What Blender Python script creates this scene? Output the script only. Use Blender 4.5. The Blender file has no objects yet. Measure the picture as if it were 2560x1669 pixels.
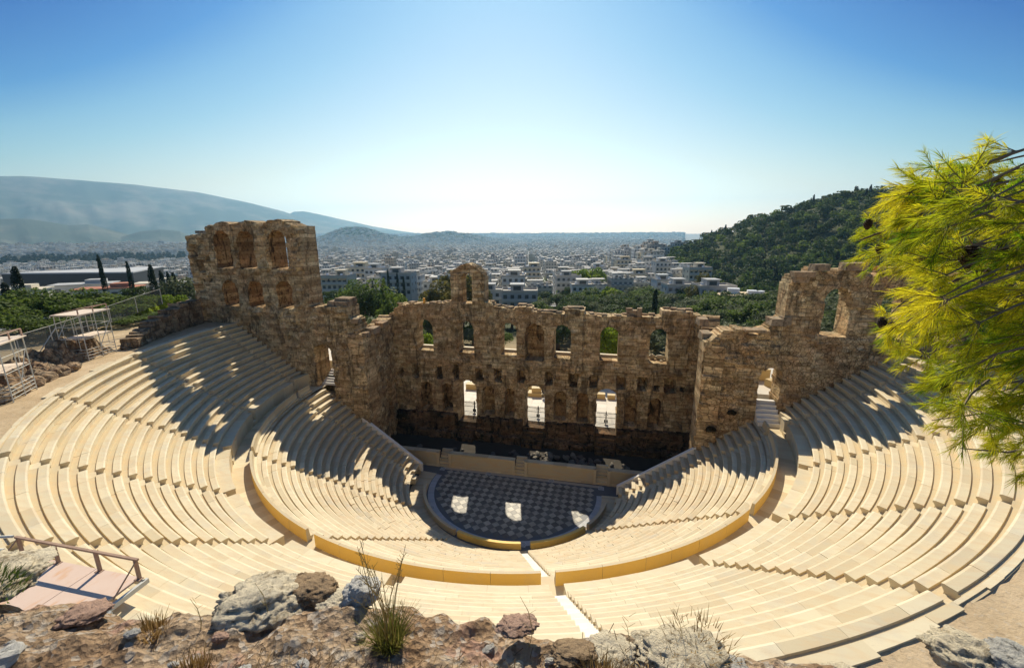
import bpy, math, random
import numpy as np
from mathutils import Matrix, Vector, noise
import bmesh
random.seed(7); RNG = np.random.default_rng(7)
scene = bpy.context.scene
COL = scene.collection
R = math.radians
# ------------------------------------------------------------ camera
CAM = np.array([9.786, -40.745, 27.691])
YAW, PIT, ROL = -0.23804, -0.23433, -0.005424
FPX = 1057.138           # focal length in units where the frame is 2560 wide
fw = np.array([math.sin(YAW)*math.cos(PIT), math.cos(YAW)*math.cos(PIT), math.sin(PIT)])
rt = np.array([math.cos(YAW), -math.sin(YAW), 0.0]); up = np.cross(rt, fw)
rt, up = rt*math.cos(ROL)+up*math.sin(ROL), up*math.cos(ROL)-rt*math.sin(ROL)
cd = bpy.data.cameras.new("camera"); cam = bpy.data.objects.new("camera", cd); COL.objects.link(cam)
cam.matrix_world = Matrix(((rt[0], up[0], -fw[0], CAM[0]), (rt[1], up[1], -fw[1], CAM[1]), (rt[2], up[2], -fw[2], CAM[2]), (0, 0, 0, 1)))
cd.sensor_width = 36; cd.lens = 36*FPX/2560; cd.clip_start = 0.05; cd.clip_end = 90000
scene.camera = cam
# ------------------------------------------------------------ sky, sun, exposure
SUN_AZ, SUN_EL = R(-14.5), R(41.5)      # bearing from +Y (clockwise positive), elevation
wd = bpy.data.worlds.new("World"); scene.world = wd; wd.use_nodes = True
nt = wd.node_tree; bg = nt.nodes["Background"]
sky = nt.nodes.new("ShaderNodeTexSky"); sky.sky_type = 'NISHITA'; sky.sun_disc = False
sky.sun_elevation = SUN_EL; sky.sun_rotation = SUN_AZ; sky.altitude = 100
sky.air_density = 1.6; sky.dust_density = 0.3; sky.ozone_density = 6.0
# clear-air grading of the Nishita sky: white glow over the horizon under the sun, deep blue high up and away from it
tc = nt.nodes.new("ShaderNodeTexCoord"); nz = nt.nodes.new("ShaderNodeVectorMath"); nz.operation = 'NORMALIZE'; nt.links.new(tc.outputs['Generated'], nz.inputs[0])
sx_ = nt.nodes.new("ShaderNodeSeparateXYZ"); nt.links.new(nz.outputs[0], sx_.inputs[0])
def wmath(op, a, b=None):
    n = nt.nodes.new("ShaderNodeMath"); n.operation = op
    for i, v in enumerate((a, b)):
        if v is None: continue
        if isinstance(v, (int, float)): n.inputs[i].default_value = v
        else: nt.links.new(v, n.inputs[i])
    return n.outputs[0]
hlen = wmath('SQRT', wmath('ADD', wmath('MULTIPLY', sx_.outputs[0], sx_.outputs[0]), wmath('MULTIPLY', sx_.outputs[1], sx_.outputs[1])))
caz = wmath('DIVIDE', wmath('ADD', wmath('MULTIPLY', sx_.outputs[0], math.sin(SUN_AZ)), wmath('MULTIPLY', sx_.outputs[1], math.cos(SUN_AZ))), wmath('MAXIMUM', hlen, .001))
oc = wmath('SUBTRACT', 1.0, caz); zz = wmath('MAXIMUM', sx_.outputs[2], 0.0)
gg = wmath('ADD', wmath('MULTIPLY', zz, wmath('ADD', 1.0, wmath('MULTIPLY', oc, 4.5))), wmath('MULTIPLY', oc, .45))
cr_ = nt.nodes.new("ShaderNodeValToRGB"); nt.links.new(wmath('DIVIDE', gg, 2.0), cr_.inputs[0]); els = cr_.color_ramp.elements
pts_ = [(.02, (1.8, 1.5, 1.4)), (.23, (1.3, 1.0, .8)), (.42, (.74, .8, .76)), (.52, (.52, .68, .74)), (.64, (.16, .42, .68)), (.86, (.0, .20, .54)), (1.25, (.0, .19, .52)), (2.0, (.40, .46, .60))]
while len(els) < len(pts_): els.new(.5)
for e_, (p_, c_) in zip(els, pts_): e_.position = p_/2.0; e_.color = (c_[0]/2, c_[1]/2, c_[2]/2, 1)
vm = nt.nodes.new("ShaderNodeVectorMath"); vm.operation = 'MULTIPLY'; nt.links.new(sky.outputs[0], vm.inputs[0]); nt.links.new(cr_.outputs[0], vm.inputs[1])
vs_ = nt.nodes.new("ShaderNodeVectorMath"); vs_.operation = 'SCALE'; vs_.inputs['Scale'].default_value = 2.0; nt.links.new(vm.outputs[0], vs_.inputs[0]); nt.links.new(vs_.outputs[0], bg.inputs[0])
bg.inputs[1].default_value = 0.09
sd = bpy.data.lights.new("sun", 'SUN'); sun = bpy.data.objects.new("sun", sd); COL.objects.link(sun)
sd.energy = 4.8; sd.angle = R(0.5); sd.color = (1.0, 0.90, 0.72)
sv = Vector((math.sin(SUN_AZ)*math.cos(SUN_EL), math.cos(SUN_AZ)*math.cos(SUN_EL), math.sin(SUN_EL)))
sun.rotation_euler = sv.to_track_quat('Z', 'Y').to_euler()
sun.location = (0, 0, 120)
scene.view_settings.view_transform = 'Standard'; scene.view_settings.look = 'None'
scene.view_settings.exposure = 0.40; scene.view_settings.gamma = 1.0
cy = scene.cycles
cy.max_bounces = 8; cy.diffuse_bounces = 4; cy.glossy_bounces = 2; cy.transmission_bounces = 3; cy.transparent_max_bounces = 8
cy.volume_bounces = 1; cy.use_denoising = True; cy.caustics_reflective = False; cy.caustics_refractive = False
try: cy.denoiser = 'OPENIMAGEDENOISE'
except Exception: pass

# ------------------------------------------------------------ helpers
def ray(px, py): return fw + rt*(px-1280)/FPX - up*(py-834.5)/FPX
def view_pt(px, py, d): return CAM + ray(px, py)*d
def bearing(px): return YAW + math.atan((px-1280)/FPX)
def at_bearing(px, dist, z=0.0):
    b = bearing(px); return np.array([CAM[0]+math.sin(b)*dist, CAM[1]+math.cos(b)*dist, z])

def tag(o, label=None, cat=None, group=None, kind=None):
    if label: o['label'] = label
    if cat: o['category'] = cat
    if group: o['group'] = group
    if kind: o['kind'] = kind
    return o
def mesh_data(name, V, F, mat=None, tone=None, smooth=False, uv=None):
    me = bpy.data.meshes.new(name)
    V = np.asarray(V, np.float32).reshape(-1, 3)
    if isinstance(F, np.ndarray):
        n, k = F.shape; flat = F.ravel(); tot = np.full(n, k)
    else:
        tot = np.array([len(f) for f in F]); flat = np.array([i for f in F for i in f], np.int32); n = len(F)
    me.vertices.add(len(V)); me.vertices.foreach_set("co", V.ravel())
    me.loops.add(len(flat)); me.loops.foreach_set("vertex_index", flat.astype(np.int32))
    me.polygons.add(n); st = np.concatenate([[0], np.cumsum(tot)[:-1]]).astype(np.int32)
    me.polygons.foreach_set("loop_start", st)
    try: me.polygons.foreach_set("loop_total", tot.astype(np.int32))
    except Exception: pass
    me.polygons.foreach_set("use_smooth", np.full(n, bool(smooth)))
    if uv is not None:
        l = me.uv_layers.new(name="UVMap"); l.data.foreach_set("uv", np.asarray(uv, np.float32)[flat].ravel())
    if tone is not None:
        a = me.attributes.new("tone", 'FLOAT', 'FACE'); a.data.foreach_set("value", np.asarray(tone, np.float32))
    me.update(calc_edges=True); me.validate()
    if mat: me.materials.append(mat)
    return me
def link(name, me, parent=None, loc=None):
    o = bpy.data.objects.new(name, me); COL.objects.link(o)
    if parent is not None: o.parent = parent
    if loc is not None: o.location = loc
    return o
def mesh(name, V, F, mat=None, parent=None, **k): return link(name, mesh_data(name, V, F, mat, **k), parent)
def empty(name, loc=(0, 0, 0), rz=0.0):
    o = bpy.data.objects.new(name, None); COL.objects.link(o); o.location = loc; o.rotation_euler = (0, 0, rz); o.empty_display_size = .3
    return o
def copy_tree(o, loc=None, rz=None, scale=None):
    c = o.copy(); COL.objects.link(c)
    if loc is not None: c.location = loc
    if rz is not None: c.rotation_euler = (0, 0, rz)
    if scale is not None: c.scale = scale
    for ch in o.children:
        d = ch.copy(); COL.objects.link(d); d.parent = c
        for g in ch.children:
            e = g.copy(); COL.objects.link(e); e.parent = d
    return c
class MB:
    """collects shapes, linked as ONE mesh"""
    def __init__(s): s.V = []; s.F = []; s.T = []
    def add(s, V, F, t=.5):
        b = len(s.V); s.V += [tuple(v) for v in V]; s.F += [[i+b for i in f] for f in F]; s.T += [t]*len(F); return s
    def box(s, c, d, rz=0.0, t=.5, tilt=None, taper=1.0):
        x, y, z = d[0]/2, d[1]/2, d[2]/2; V = []
        for k in (-1, 1):
            q = taper if k > 0 else 1
            for a, b in ((-1, -1), (1, -1), (1, 1), (-1, 1)): V.append(Vector((a*x*q, b*y*q, k*z)))
        M = Matrix.Rotation(rz, 3, 'Z')
        if tilt: M = M @ Matrix.Rotation(tilt[0], 3, 'X') @ Matrix.Rotation(tilt[1], 3, 'Y')
        V = [M @ v + Vector(c) for v in V]
        return s.add(V, [[3, 2, 1, 0], [4, 5, 6, 7], [0, 1, 5, 4], [1, 2, 6, 5], [2, 3, 7, 6], [3, 0, 4, 7]], t)
    def tube(s, pts, r, n=6, t=.5, cap=True):
        pts = [Vector(p) for p in pts]; rr = r if isinstance(r, (list, tuple)) else [r]*len(pts); V = []; F = []
        for i, p in enumerate(pts):
            d = (pts[min(i+1, len(pts)-1)]-pts[max(i-1, 0)]).normalized()
            a = d.orthogonal().normalized() if abs(d.z) > .9 else d.cross(Vector((0, 0, 1))).normalized(); b = d.cross(a)
            for j in range(n):
                w = 2*math.pi*j/n; V.append(p+(a*math.cos(w)+b*math.sin(w))*rr[i])
        for i in range(len(pts)-1):
            for j in range(n): F.append([i*n+j, i*n+(j+1) % n, (i+1)*n+(j+1) % n, (i+1)*n+j])
        if cap: F.append(list(range(n))[::-1]); F.append([(len(pts)-1)*n+j for j in range(n)])
        return s.add(V, F, t)
    def rock(s, c, rad, seed=0, rough=.35, t=.5, sub=2):
        V, F = rock_geo(rad, seed, rough, sub); return s.add([Vector(v)+Vector(c) for v in V], F, t)
    def chunk(s, c, h, seed=0, rot=0.0, t=.5, jit=.22):
        r_ = random.Random(seed); V = []
        for k in (-1, 1):
            for a, b in ((-1, -1), (1, -1), (1, 1), (-1, 1)):
                q = Matrix.Rotation(rot, 3, 'Z') @ Vector((a*h[0]*r_.uniform(1-jit, 1), b*h[1]*r_.uniform(1-jit, 1), k*h[2]*r_.uniform(1-jit, 1))); V.append(q+Vector(c))
        return s.add(V, [[3, 2, 1, 0], [4, 5, 6, 7], [0, 1, 5, 4], [1, 2, 6, 5], [2, 3, 7, 6], [3, 0, 4, 7]], t)
    def build(s, name, mat=None, parent=None, smooth=False):
        return mesh(name, s.V, s.F, mat, parent, tone=s.T, smooth=smooth)
_ico = {}
def ico(sub):
    if sub not in _ico:
        bm = bmesh.new(); bmesh.ops.create_icosphere(bm, subdivisions=sub, radius=1)
        _ico[sub] = ([v.co.copy() for v in bm.verts], [[v.index for v in f.verts] for f in bm.faces]); bm.free()
    return _ico[sub]
def rock_geo(rad, seed=0, rough=.35, sub=4, flat=.0, detail=1.0):
    V, F = ico(sub); o = Vector((seed*7.31, seed*3.7, -seed*5.1)); out = []
    for v in V:
        q = v*1.3+o; d = noise.fractal(q, 1.0, 2.1, 3)*rough
        c = noise.cell(q*1.7)*rough*.35
        if sub >= 4: d += noise.fractal(q*5*detail, .8, 2.2, 4)*rough*.28+abs(noise.noise(q*3.1))*rough*.4
        w = v*(1+d+c)
        if w.z < -flat and flat > 0: w.z = -flat
        out.append((w.x*rad[0], w.y*rad[1], w.z*rad[2]))
    return out, F
def sector(px):
    return 'left of the tall wing' if px < 460 else 'left of the lone arch' if px < 1080 else 'behind the lone arch' if px < 1260 else 'around the straight street' if px < 1440 else 'behind the right windows' if px < 1740 else 'beyond the right wing'
def smooth01(a, b, x): t = np.clip((x-a)/(b-a), 0, 1); return t*t*(3-2*t)

# ------------------------------------------------------------ materials
def nm(name, rough=.8, spec=.2):
    m = bpy.data.materials.new(name); m.use_nodes = True; t = m.node_tree
    b = t.nodes["Principled BSDF"]; b.inputs['Roughness'].default_value = rough
    b.inputs['Specular IOR Level'].default_value = spec
    return m, t, b
def N(t, typ, **k):
    n = t.nodes.new(typ)
    for a, v in k.items():
        if a in n.inputs: n.inputs[a].default_value = v
        else: setattr(n, a, v)
    return n
def mixc(t, f, a, b, mode='MIX'):
    n = t.nodes.new("ShaderNodeMix"); n.data_type = 'RGBA'; n.blend_type = mode
    for i, v in ((0, f), (6, a), (7, b)):
        if hasattr(v, 'is_output') or hasattr(v, 'links'): t.links.new(v, n.inputs[i])
        else: n.inputs[i].default_value = v if i == 0 else (tuple(v)+(1,))[:4]
    return n.outputs[2]
def ramp(t, src, pts):
    n = t.nodes.new("ShaderNodeValToRGB"); el = n.color_ramp.elements
    while len(el) < len(pts): el.new(.5)
    for e, (p, c) in zip(el, pts):
        e.position = p; e.color = (c, c, c, 1) if not isinstance(c, tuple) else (tuple(c)+(1,))[:4]
    t.links.new(src, n.inputs[0]); return n.outputs[0]
def noise_tex(t, scale, detail=4, rough=.55, coord=None, dist=0.0):
    n = N(t, "ShaderNodeTexNoise", Scale=scale, Detail=detail, Roughness=rough, Distortion=dist)
    if coord is None: coord = N(t, "ShaderNodeNewGeometry").outputs['Position']
    t.links.new(coord, n.inputs['Vector']); return n.outputs[0]
def attr(t, name='tone'): return N(t, "ShaderNodeAttribute", attribute_name=name).outputs['Fac']
def bump(t, b, h, s=.5, d=.02, prev=None):
    n = N(t, "ShaderNodeBump", Strength=s, Distance=d); t.links.new(h, n.inputs['Height'])
    if prev is not None: t.links.new(prev, n.inputs['Normal'])
    t.links.new(n.outputs[0], b.inputs['Normal']); return n.outputs[0]
def simple(name, col, rough=.7, var=.0, scale=2.0, spec=.3, metal=0.0):
    m, t, b = nm(name, rough, spec); b.inputs['Metallic'].default_value = metal
    if var > 0:
        f = noise_tex(t, scale, 5, .6)
        t.links.new(mixc(t, f, [c*(1-var) for c in col], [min(1, c*(1+var)) for c in col]), b.inputs['Base Color'])
    else: b.inputs['Base Color'].default_value = tuple(col)+(1,)
    return m
def stone_mat(name, c1, c2, dark, grime=.5, brick=(1.0, .45), mortar=.62, bumpd=.09):
    m, t, b = nm(name, .92, .1)
    uv = N(t, "ShaderNodeUVMap").outputs[0]
    pos = N(t, "ShaderNodeNewGeometry").outputs['Position']
    nd = N(t, "ShaderNodeTexNoise", Scale=1.1, Detail=3.0); t.links.new(pos, nd.inputs['Vector'])
    sub = N(t, "ShaderNodeVectorMath", operation='MULTIPLY_ADD'); t.links.new(nd.outputs['Color'], sub.inputs[0])
    sub.inputs[1].default_value = (.34, .34, .0); t.links.new(uv, sub.inputs[2])
    br = N(t, "ShaderNodeTexBrick", Scale=1.0); t.links.new(sub.outputs[0], br.inputs['Vector'])
    br.inputs['Brick Width'].default_value = brick[0]; br.inputs['Row Height'].default_value = brick[1]
    br.inputs['Mortar Size'].default_value = .028; br.inputs['Mortar Smooth'].default_value = .5; br.inputs['Bias'].default_value = 0
    br.inputs['Color1'].default_value = (0, 0, 0, 1); br.inputs['Color2'].default_value = (1, 1, 1, 1); br.inputs['Mortar'].default_value = (.5, .5, .5, 1)
    vo = N(t, "ShaderNodeTexVoronoi", Scale=2.9, feature='F1'); t.links.new(sub.outputs[0], vo.inputs['Vector'])
    ve = N(t, "ShaderNodeTexVoronoi", Scale=2.9, feature='DISTANCE_TO_EDGE'); t.links.new(sub.outputs[0], ve.inputs['Vector'])
    vsep = N(t, "ShaderNodeSeparateColor"); t.links.new(vo.outputs['Color'], vsep.inputs[0])
    zone = ramp(t, noise_tex(t, .16, 3, .6, pos), [(.46, 0.0), (.54, 1.0)])
    blk = mixc(t, zone, (0, 0, 0), (1, 1, 1)); 
    bm_ = N(t, "ShaderNodeMix", data_type='FLOAT'); t.links.new(zone, bm_.inputs[0]); t.links.new(br.outputs['Color'], bm_.inputs[2]); t.links.new(vsep.outputs[0], bm_.inputs[3])
    base = mixc(t, bm_.outputs[0], c1, c2)
    big = ramp(t, noise_tex(t, .33, 4, .6, pos), [(.35, 0.0), (.68, 1.0)])
    base = mixc(t, big, base, mixc(t, .5, base, (.62, .38, .20)), 'MIX')
    base = mixc(t, attr(t), mixc(t, 1.0, base, (.50, .47, .44), 'MULTIPLY'), base)
    fine = noise_tex(t, 3.5, 6, .68, pos)
    base = mixc(t, 1.0, base, ramp(t, fine, [(.28, .62), (.68, 1.25)]), 'MULTIPLY')
    hue = ramp(t, noise_tex(t, .7, 4, .6, pos, .8), [(.38, 0.0), (.62, 1.0)])
    base = mixc(t, .55, base, mixc(t, hue, mixc(t, 1.0, base, (1.0, .84, .72), 'MULTIPLY'), mixc(t, 1.0, base, (.98, 1.02, 1.0), 'MULTIPLY')))
    # dark crust running down the face in streaks
    mp = N(t, "ShaderNodeMapping"); mp.inputs['Scale'].default_value = (.9, .9, .28); t.links.new(pos, mp.inputs[0])
    st = ramp(t, noise_tex(t, 1.0, 7, .72, mp.outputs[0], .9), [(.53, 0.0), (.60, grime*1.35)])
    base = mixc(t, st, base, dark)
    sp = ramp(t, noise_tex(t, 2.4, 7, .75, pos), [(.55, 0.0), (.61, grime*1.2)])
    base = mixc(t, sp, base, dark)
    # joints
    ji = N(t, "ShaderNodeMix", data_type='FLOAT'); t.links.new(zone, ji.inputs[0])
    inv = ramp(t, ve.outputs['Distance'], [(.0, 1.0), (.055, 0.0)])
    t.links.new(br.outputs['Fac'], ji.inputs[2]); t.links.new(inv, ji.inputs[3])
    jm = N(t, "ShaderNodeMath", operation='MULTIPLY'); t.links.new(ji.outputs[0], jm.inputs[0]); jm.inputs[1].default_value = mortar
    base = mixc(t, jm.outputs[0], base, mixc(t, 1.0, base, (.42, .34, .28), 'MULTIPLY'))
    t.links.new(base, b.inputs['Base Color'])
    h = N(t, "ShaderNodeMath", operation='MULTIPLY_ADD'); t.links.new(ji.outputs[0], h.inputs[0]); h.inputs[1].default_value = -1.0; t.links.new(fine, h.inputs[2])
    bump(t, b, h.outputs[0], .9, bumpd)
    return m
def marble_mat(name, c1, c2, stain=.25, joint=None):
    m, t, b = nm(name, .6, .3)
    pos = N(t, "ShaderNodeNewGeometry").outputs['Position']
    base = mixc(t, attr(t), c1, c2)
    mp = N(t, "ShaderNodeMapping"); mp.inputs['Rotation'].default_value = (.3, .5, .6); mp.inputs['Scale'].default_value = (.5, 2.2, 1.4); t.links.new(pos, mp.inputs[0])
    vein = ramp(t, noise_tex(t, 1.1, 6, .62, mp.outputs[0], 1.4), [(.44, 0.0), (.62, 1.0)])
    vm = N(t, "ShaderNodeMath", operation='MULTIPLY'); t.links.new(vein, vm.inputs[0]); vm.inputs[1].default_value = stain
    base = mixc(t, vm.outputs[0], base, (.62, .42, .22))
    g = ramp(t, noise_tex(t, .8, 5, .6, pos), [(.52, 0.0), (.75, stain*1.1)])
    base = mixc(t, g, base, (.46, .44, .38))
    sp = ramp(t, noise_tex(t, 9, 3, .6, pos), [(.68, 0.0), (.74, .35)])
    base = mixc(t, sp, base, (.30, .24, .16))
    t.links.new(base, b.inputs['Base Color'])
    bump(t, b, noise_tex(t, 14, 4, .6, pos), .25, .01)
    return m
def leaf_mat(name, c1, c2, trans=.35, tc=None):
    m, t, b = nm(name, .65, .15)
    c = mixc(t, attr(t), c1, c2); t.links.new(c, b.inputs['Base Color'])
    tr = N(t, "ShaderNodeBsdfTranslucent"); t.links.new(mixc(t, attr(t), tc[0] if tc else [min(1, x*1.7) for x in c1], tc[1] if tc else [min(1, x*1.7) for x in c2]), tr.inputs[0])
    mx = N(t, "ShaderNodeMixShader"); mx.inputs[0].default_value = trans
    t.links.new(b.outputs[0], mx.inputs[1]); t.links.new(tr.outputs[0], mx.inputs[2])
    t.links.new(mx.outputs[0], t.nodes["Material Output"].inputs[0]); return m
M = {}
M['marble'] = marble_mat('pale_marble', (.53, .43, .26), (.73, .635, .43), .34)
M['marble_old'] = marble_mat('worn_marble', (.48, .39, .24), (.66, .56, .37), .5)
M['ochre'] = marble_mat('ochre_bounce_marble', (.80, .52, .12), (.90, .62, .18), .12)  # bench back: warm bounce light off the walkway put into the marble colour
M['white_step'] = marble_mat('white_step_marble', (.72, .69, .62), (.84, .80, .72), .1)
M['stone'] = stone_mat('weathered_masonry', (.54, .40, .21), (.90, .74, .46), (.08, .06, .038), .5)
M['stone_r'] = stone_mat('small_course_masonry', (.56, .41, .22), (.90, .72, .44), (.09, .07, .045), .45, (.7, .36))  # right wing: smaller blocks and a little less crust than the main masonry
M['stone_dark'] = stone_mat('dark_masonry', (.07, .055, .04), (.17, .125, .075), (.02, .018, .014), .8)
M['rim_wall'] = stone_mat('grey_rubble', (.26, .21, .15), (.50, .42, .30), (.06, .05, .04), .5, (.8, .4))
M['cut'] = marble_mat('cut_limestone', (.50, .38, .18), (.62, .48, .24), .3)
M['lining'] = stone_mat('plaster_and_reveal_shade', (.34, .22, .10), (.62, .45, .23), (.05, .035, .02), .7, (.9, .5), .4, .06)  # brown niche lining; on the tower arch reveals it deepens the shade by colour
# ------------------------------------------------------------ theatre numbers (metres; orchestra centre is the origin, stage towards +Y)
ZU = lambda k: 17.004-.433*k          # upper tier: lip height and radius of row k (k = -1 is the topmost)
RU = lambda k: 33.186-.606*k
ZL = lambda m: 9.830-.463*m           # lower tier: row m (m = -1 is the backed bench)
RL = lambda m: 22.794-.640*m
YW = lambda x: .55+.024*x             # plane of the wing walls
def th_end(r, side, off=0.0):
    y = .55+off+.024*side*r; return side*math.acos(max(-1, min(1, -y/r)))
UP_AISLES = [R(a) for a in (-84.8, -66, -49.2, -32.8, -16.4, .38, 18.1, 35.2, 50.6, 68, 86)]
LO_AISLES = [R(a) for a in (-80.5, -49.2, -16.3, 17.7, 52.5, 84.5)]
HW = .36
def intervals(r, aisles, a0, a1):
    out = []; cur = a0
    for a in aisles:
        h = HW/r
        if a-h > cur+.004: out.append((cur, a-h))
        cur = max(cur, a+h)
    if a1 > cur+.004: out.append((cur, a1))
    return out
def arc_strips(prof, r, z, ivs, slab=(1.1, 2.1), jit=.004, tone=(.55, 1), seglen=.55, gap=.006, wear=0.0, rng=RNG):
    """closed profile (outward radius, height) swept along the arcs, cut into slabs"""
    V = []; F = []; T = []; n = len(prof)
    for a, b in ivs:
        cur = a
        while cur < b-1e-4:
            L = rng.uniform(*slab)/r
            e = cur+L
            if b-e < .5*L: e = b
            e = min(e, b); ns = max(1, int(round((e-cur)*r/seglen)))
            dz = rng.normal(0, jit); dr = rng.normal(0, jit*.7); t = rng.uniform(*tone)
            if rng.random() < .08: t = tone[0]-.2
            g = gap/r/2; base = len(V)
            for i in range(ns+1):
                th = (cur+g)+(e-cur-2*g)*i/ns; s, c = math.sin(th), -math.cos(th)
                for (pr, pz) in prof:
                    w = 0
                    if wear and pz > -.2: w = -abs(rng.normal(0, wear))
                    V.append(((r+pr+dr+w*.6)*s, (r+pr+dr+w*.6)*c, z+pz+dz+w))
            for i in range(ns):
                for j in range(n):
                    p, q = base+i*n+j, base+i*n+(j+1) % n
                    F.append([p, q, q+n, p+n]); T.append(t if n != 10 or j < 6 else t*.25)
            F.append([base+j for j in range(n)][::-1]); T.append(t); F.append([base+ns*n+j for j in range(n)]); T.append(t)
            cur = e
    return V, F, T
def row_profile(D, h):     # nine points: riser, lip, seat top, drop, foot band
    return [(.09, -h-.07), (.10, -h*.55), (.055, -.15), (.0, -.085), (.0, -.022), (.07, .0), (.37, -.008), (.385, -.08), (D+.11, -.085), (D+.11, -h-.07)]
# ---- upper tier
upper = tag(empty('upper_seating', (0, 0, 10)), 'upper tier of pale curved marble seat rows around the walkway', 'seating tier')
def part(name, parent, V, F, T, mat, label=None, smooth=False):
    z = parent.location.z; x0, y0 = parent.location.x, parent.location.y
    V = [(v[0]-x0, v[1]-y0, v[2]-z) for v in V]
    o = mesh(name, V, F, mat, parent, tone=T, smooth=smooth)
    if label: o['label'] = label
    return o
for k in range(-1, 13):
    r, z = RU(k), ZU(k)
    V, F, T = arc_strips(row_profile(.606, .433), r, z, intervals(r, UP_AISLES, th_end(r, -1), th_end(r, 1)))
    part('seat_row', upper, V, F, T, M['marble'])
r, z = 25.12, 11.37
V, F, T = arc_strips([(0, -1.36), (.0, -.07), (-.03, -.06), (-.03, 0), (.86, 0), (.86, -1.36)], r, z, intervals(r, UP_AISLES, th_end(r, -1, -1.6), th_end(r, 1, -1.6)), slab=(1.3, 2.4))
part('podium_wall', upper, V, F, T, M['marble'])
# rim slabs of uneven depth
V = []; F = []; T = []; a = th_end(34, -1); e = th_end(34, 1); rng = np.random.default_rng(3)
while a < e:
    L = rng.uniform(.9, 2.6)/34; ro = rng.choice([34.42, 34.5, 34.62, 34.75, 34.5])+rng.uniform(-.05, .05)
    V2, F2, T2 = arc_strips([(0, -.25), (0, 0), (ro-34.28, 0.01), (ro-34.28, -.25)], 34.28, 17.385, [(a, min(e, a+L))], slab=(99, 100), rng=rng)
    b = len(V); V += V2; F += [[i+b for i in f] for f in F2]; T += T2; a += L
part('rim_slab_ring', upper, V, F, T, M['marble'])
def steps(parent, aisles, specs, r_lo, mat):
    for a in aisles:
        mat_ = M['white_step'] if .28 < a < .34 else mat
        mb = MB(); s, c = math.sin(a), -math.cos(a)
        for (r0, r1, zt, zb) in specs:
            rm = (r0+r1)/2
            mb.box((rm*s-parent.location.x, rm*c-parent.location.y, (zt+zb)/2-parent.location.z), (2*HW+.02, r1-r0, zt-zb), rz=math.atan2(-s, c), t=random.random())
        mb.build('aisle_steps', mat_, parent)
sp = []
for k in range(-1, 13):
    r, z = RU(k), ZU(k)
    sp += [(r-.235, r+.13, z-.433-.082, z-1.1), (r+.12, r+.372, z-.08-.2165, z-1.1)]
sp += [(25.05, 25.40, 10.38, 9.9), (25.38, 25.72, 10.72, 9.9), (25.70, 25.84, 11.05, 9.9), (25.80, 26.02, 11.33, 9.9)]
steps(upper, UP_AISLES, sp, 25, M['marble'])
# ---- lower tier
lower = tag(empty('lower_seating', (0, 0, 0)), 'lower tier of worn curved seat rows around the checkered floor', 'seating tier')
for m_ in range(0, 19):
    r, z = RL(m_), ZL(m_)
    a0, a1 = th_end(r, -1, -.05 if m_ > 7 else 0), th_end(r, 1, -.05 if m_ > 7 else 0)
    old = m_ > 8
    V, F, T = arc_strips(row_profile(.64, .463), r, z, intervals(r, LO_AISLES, a0, a1), slab=(.7, 1.5) if old else (1.0, 2.0), jit=.013 if old else .005,
                         gap=.02 if old else .008, wear=.012 if old else 0.0, seglen=.4)
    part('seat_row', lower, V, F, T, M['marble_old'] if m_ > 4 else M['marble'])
r, z = RL(-1), ZL(-1)
V, F, T = arc_strips([(.09, -.55), (.10, -.28), (.05, -.15), (0, -.09), (0, 0), (.18, .02), (.22, .30), (.26, .60), (.43, .60), (.43, -.55)], r, z,
                     intervals(r, LO_AISLES, th_end(r, -1, -1.7), th_end(r, 1, -1.7)), slab=(1.5, 2.6), jit=.003, gap=.018, tone=(.1, 1))
bb = part('backed_bench', lower, V, F, T, M['marble'], 'high curved bench back facing the walkway, outer face coloured with warm bounced light')
bb.data.materials.append(M['ochre']); NRM = np.empty(len(bb.data.polygons)*3); bb.data.polygons.foreach_get('normal', NRM); NRM = NRM.reshape(-1, 3); CEN = np.empty(len(bb.data.polygons)*3); bb.data.polygons.foreach_get('center', CEN); CEN = CEN.reshape(-1, 3)
bb.data.polygons.foreach_set('material_index', (((NRM*CEN)[:, :2].sum(1) > 6) & (np.hypot(CEN[:, 0], CEN[:, 1]) > RL(-1)+.36)).astype(np.int32))
sp = []
for m_ in range(-1, 19):
    r, z = RL(m_), ZL(m_)
    sp += [(r-.265, r+.13, z-.463-.082, z-1.2), (r+.12, r+.376, z-.08-.2315, z-1.2)]
steps(lower, LO_AISLES, sp, 11, M['marble'])
# sloping side copings
for side, lab in ((-1, 'left'), (1, 'right')):
    mb = MB(); pts = []
    for m_ in (7.0, 18.6):
        r = RL(m_)+.2; z = ZL(m_)+.25; x = side*r; pts.append((x, YW(x)-.05, z))
    (x0, y0, z0), (x1, y1, z1) = pts
    V = []
    for x, y, z in pts:
        for dy, zz in ((-.16, -1.0), (-.16, 0), (.2, 0), (.2, -9 if False else -1.0)): V.append((x, y+dy, z+zz))
    mb.add(V, [[0, 1, 5, 4], [1, 2, 6, 5], [2, 3, 7, 6], [3, 0, 4, 7], [0, 3, 2, 1], [4, 5, 6, 7]], .8)
    mb.build('side_coping', M['white_step'], lower)
    # wall under the seats that closes the tier towards the stage
    V = []; F = []; xs = np.linspace(11.3, 23.3, 30)
    for r in xs:
        z = float(np.interp(r, [11.3, 23.4], [1.4, 10.2]))
        V += [(side*r, YW(side*r)-.02, -.3), (side*r, YW(side*r)-.02, z)]
    for i in range(len(xs)-1): F.append([2*i, 2*i+1, 2*i+3, 2*i+2])
    W = MB(); W.add(V, F, .5); W.build('end_wall', M['marble_old'], lower)
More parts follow.
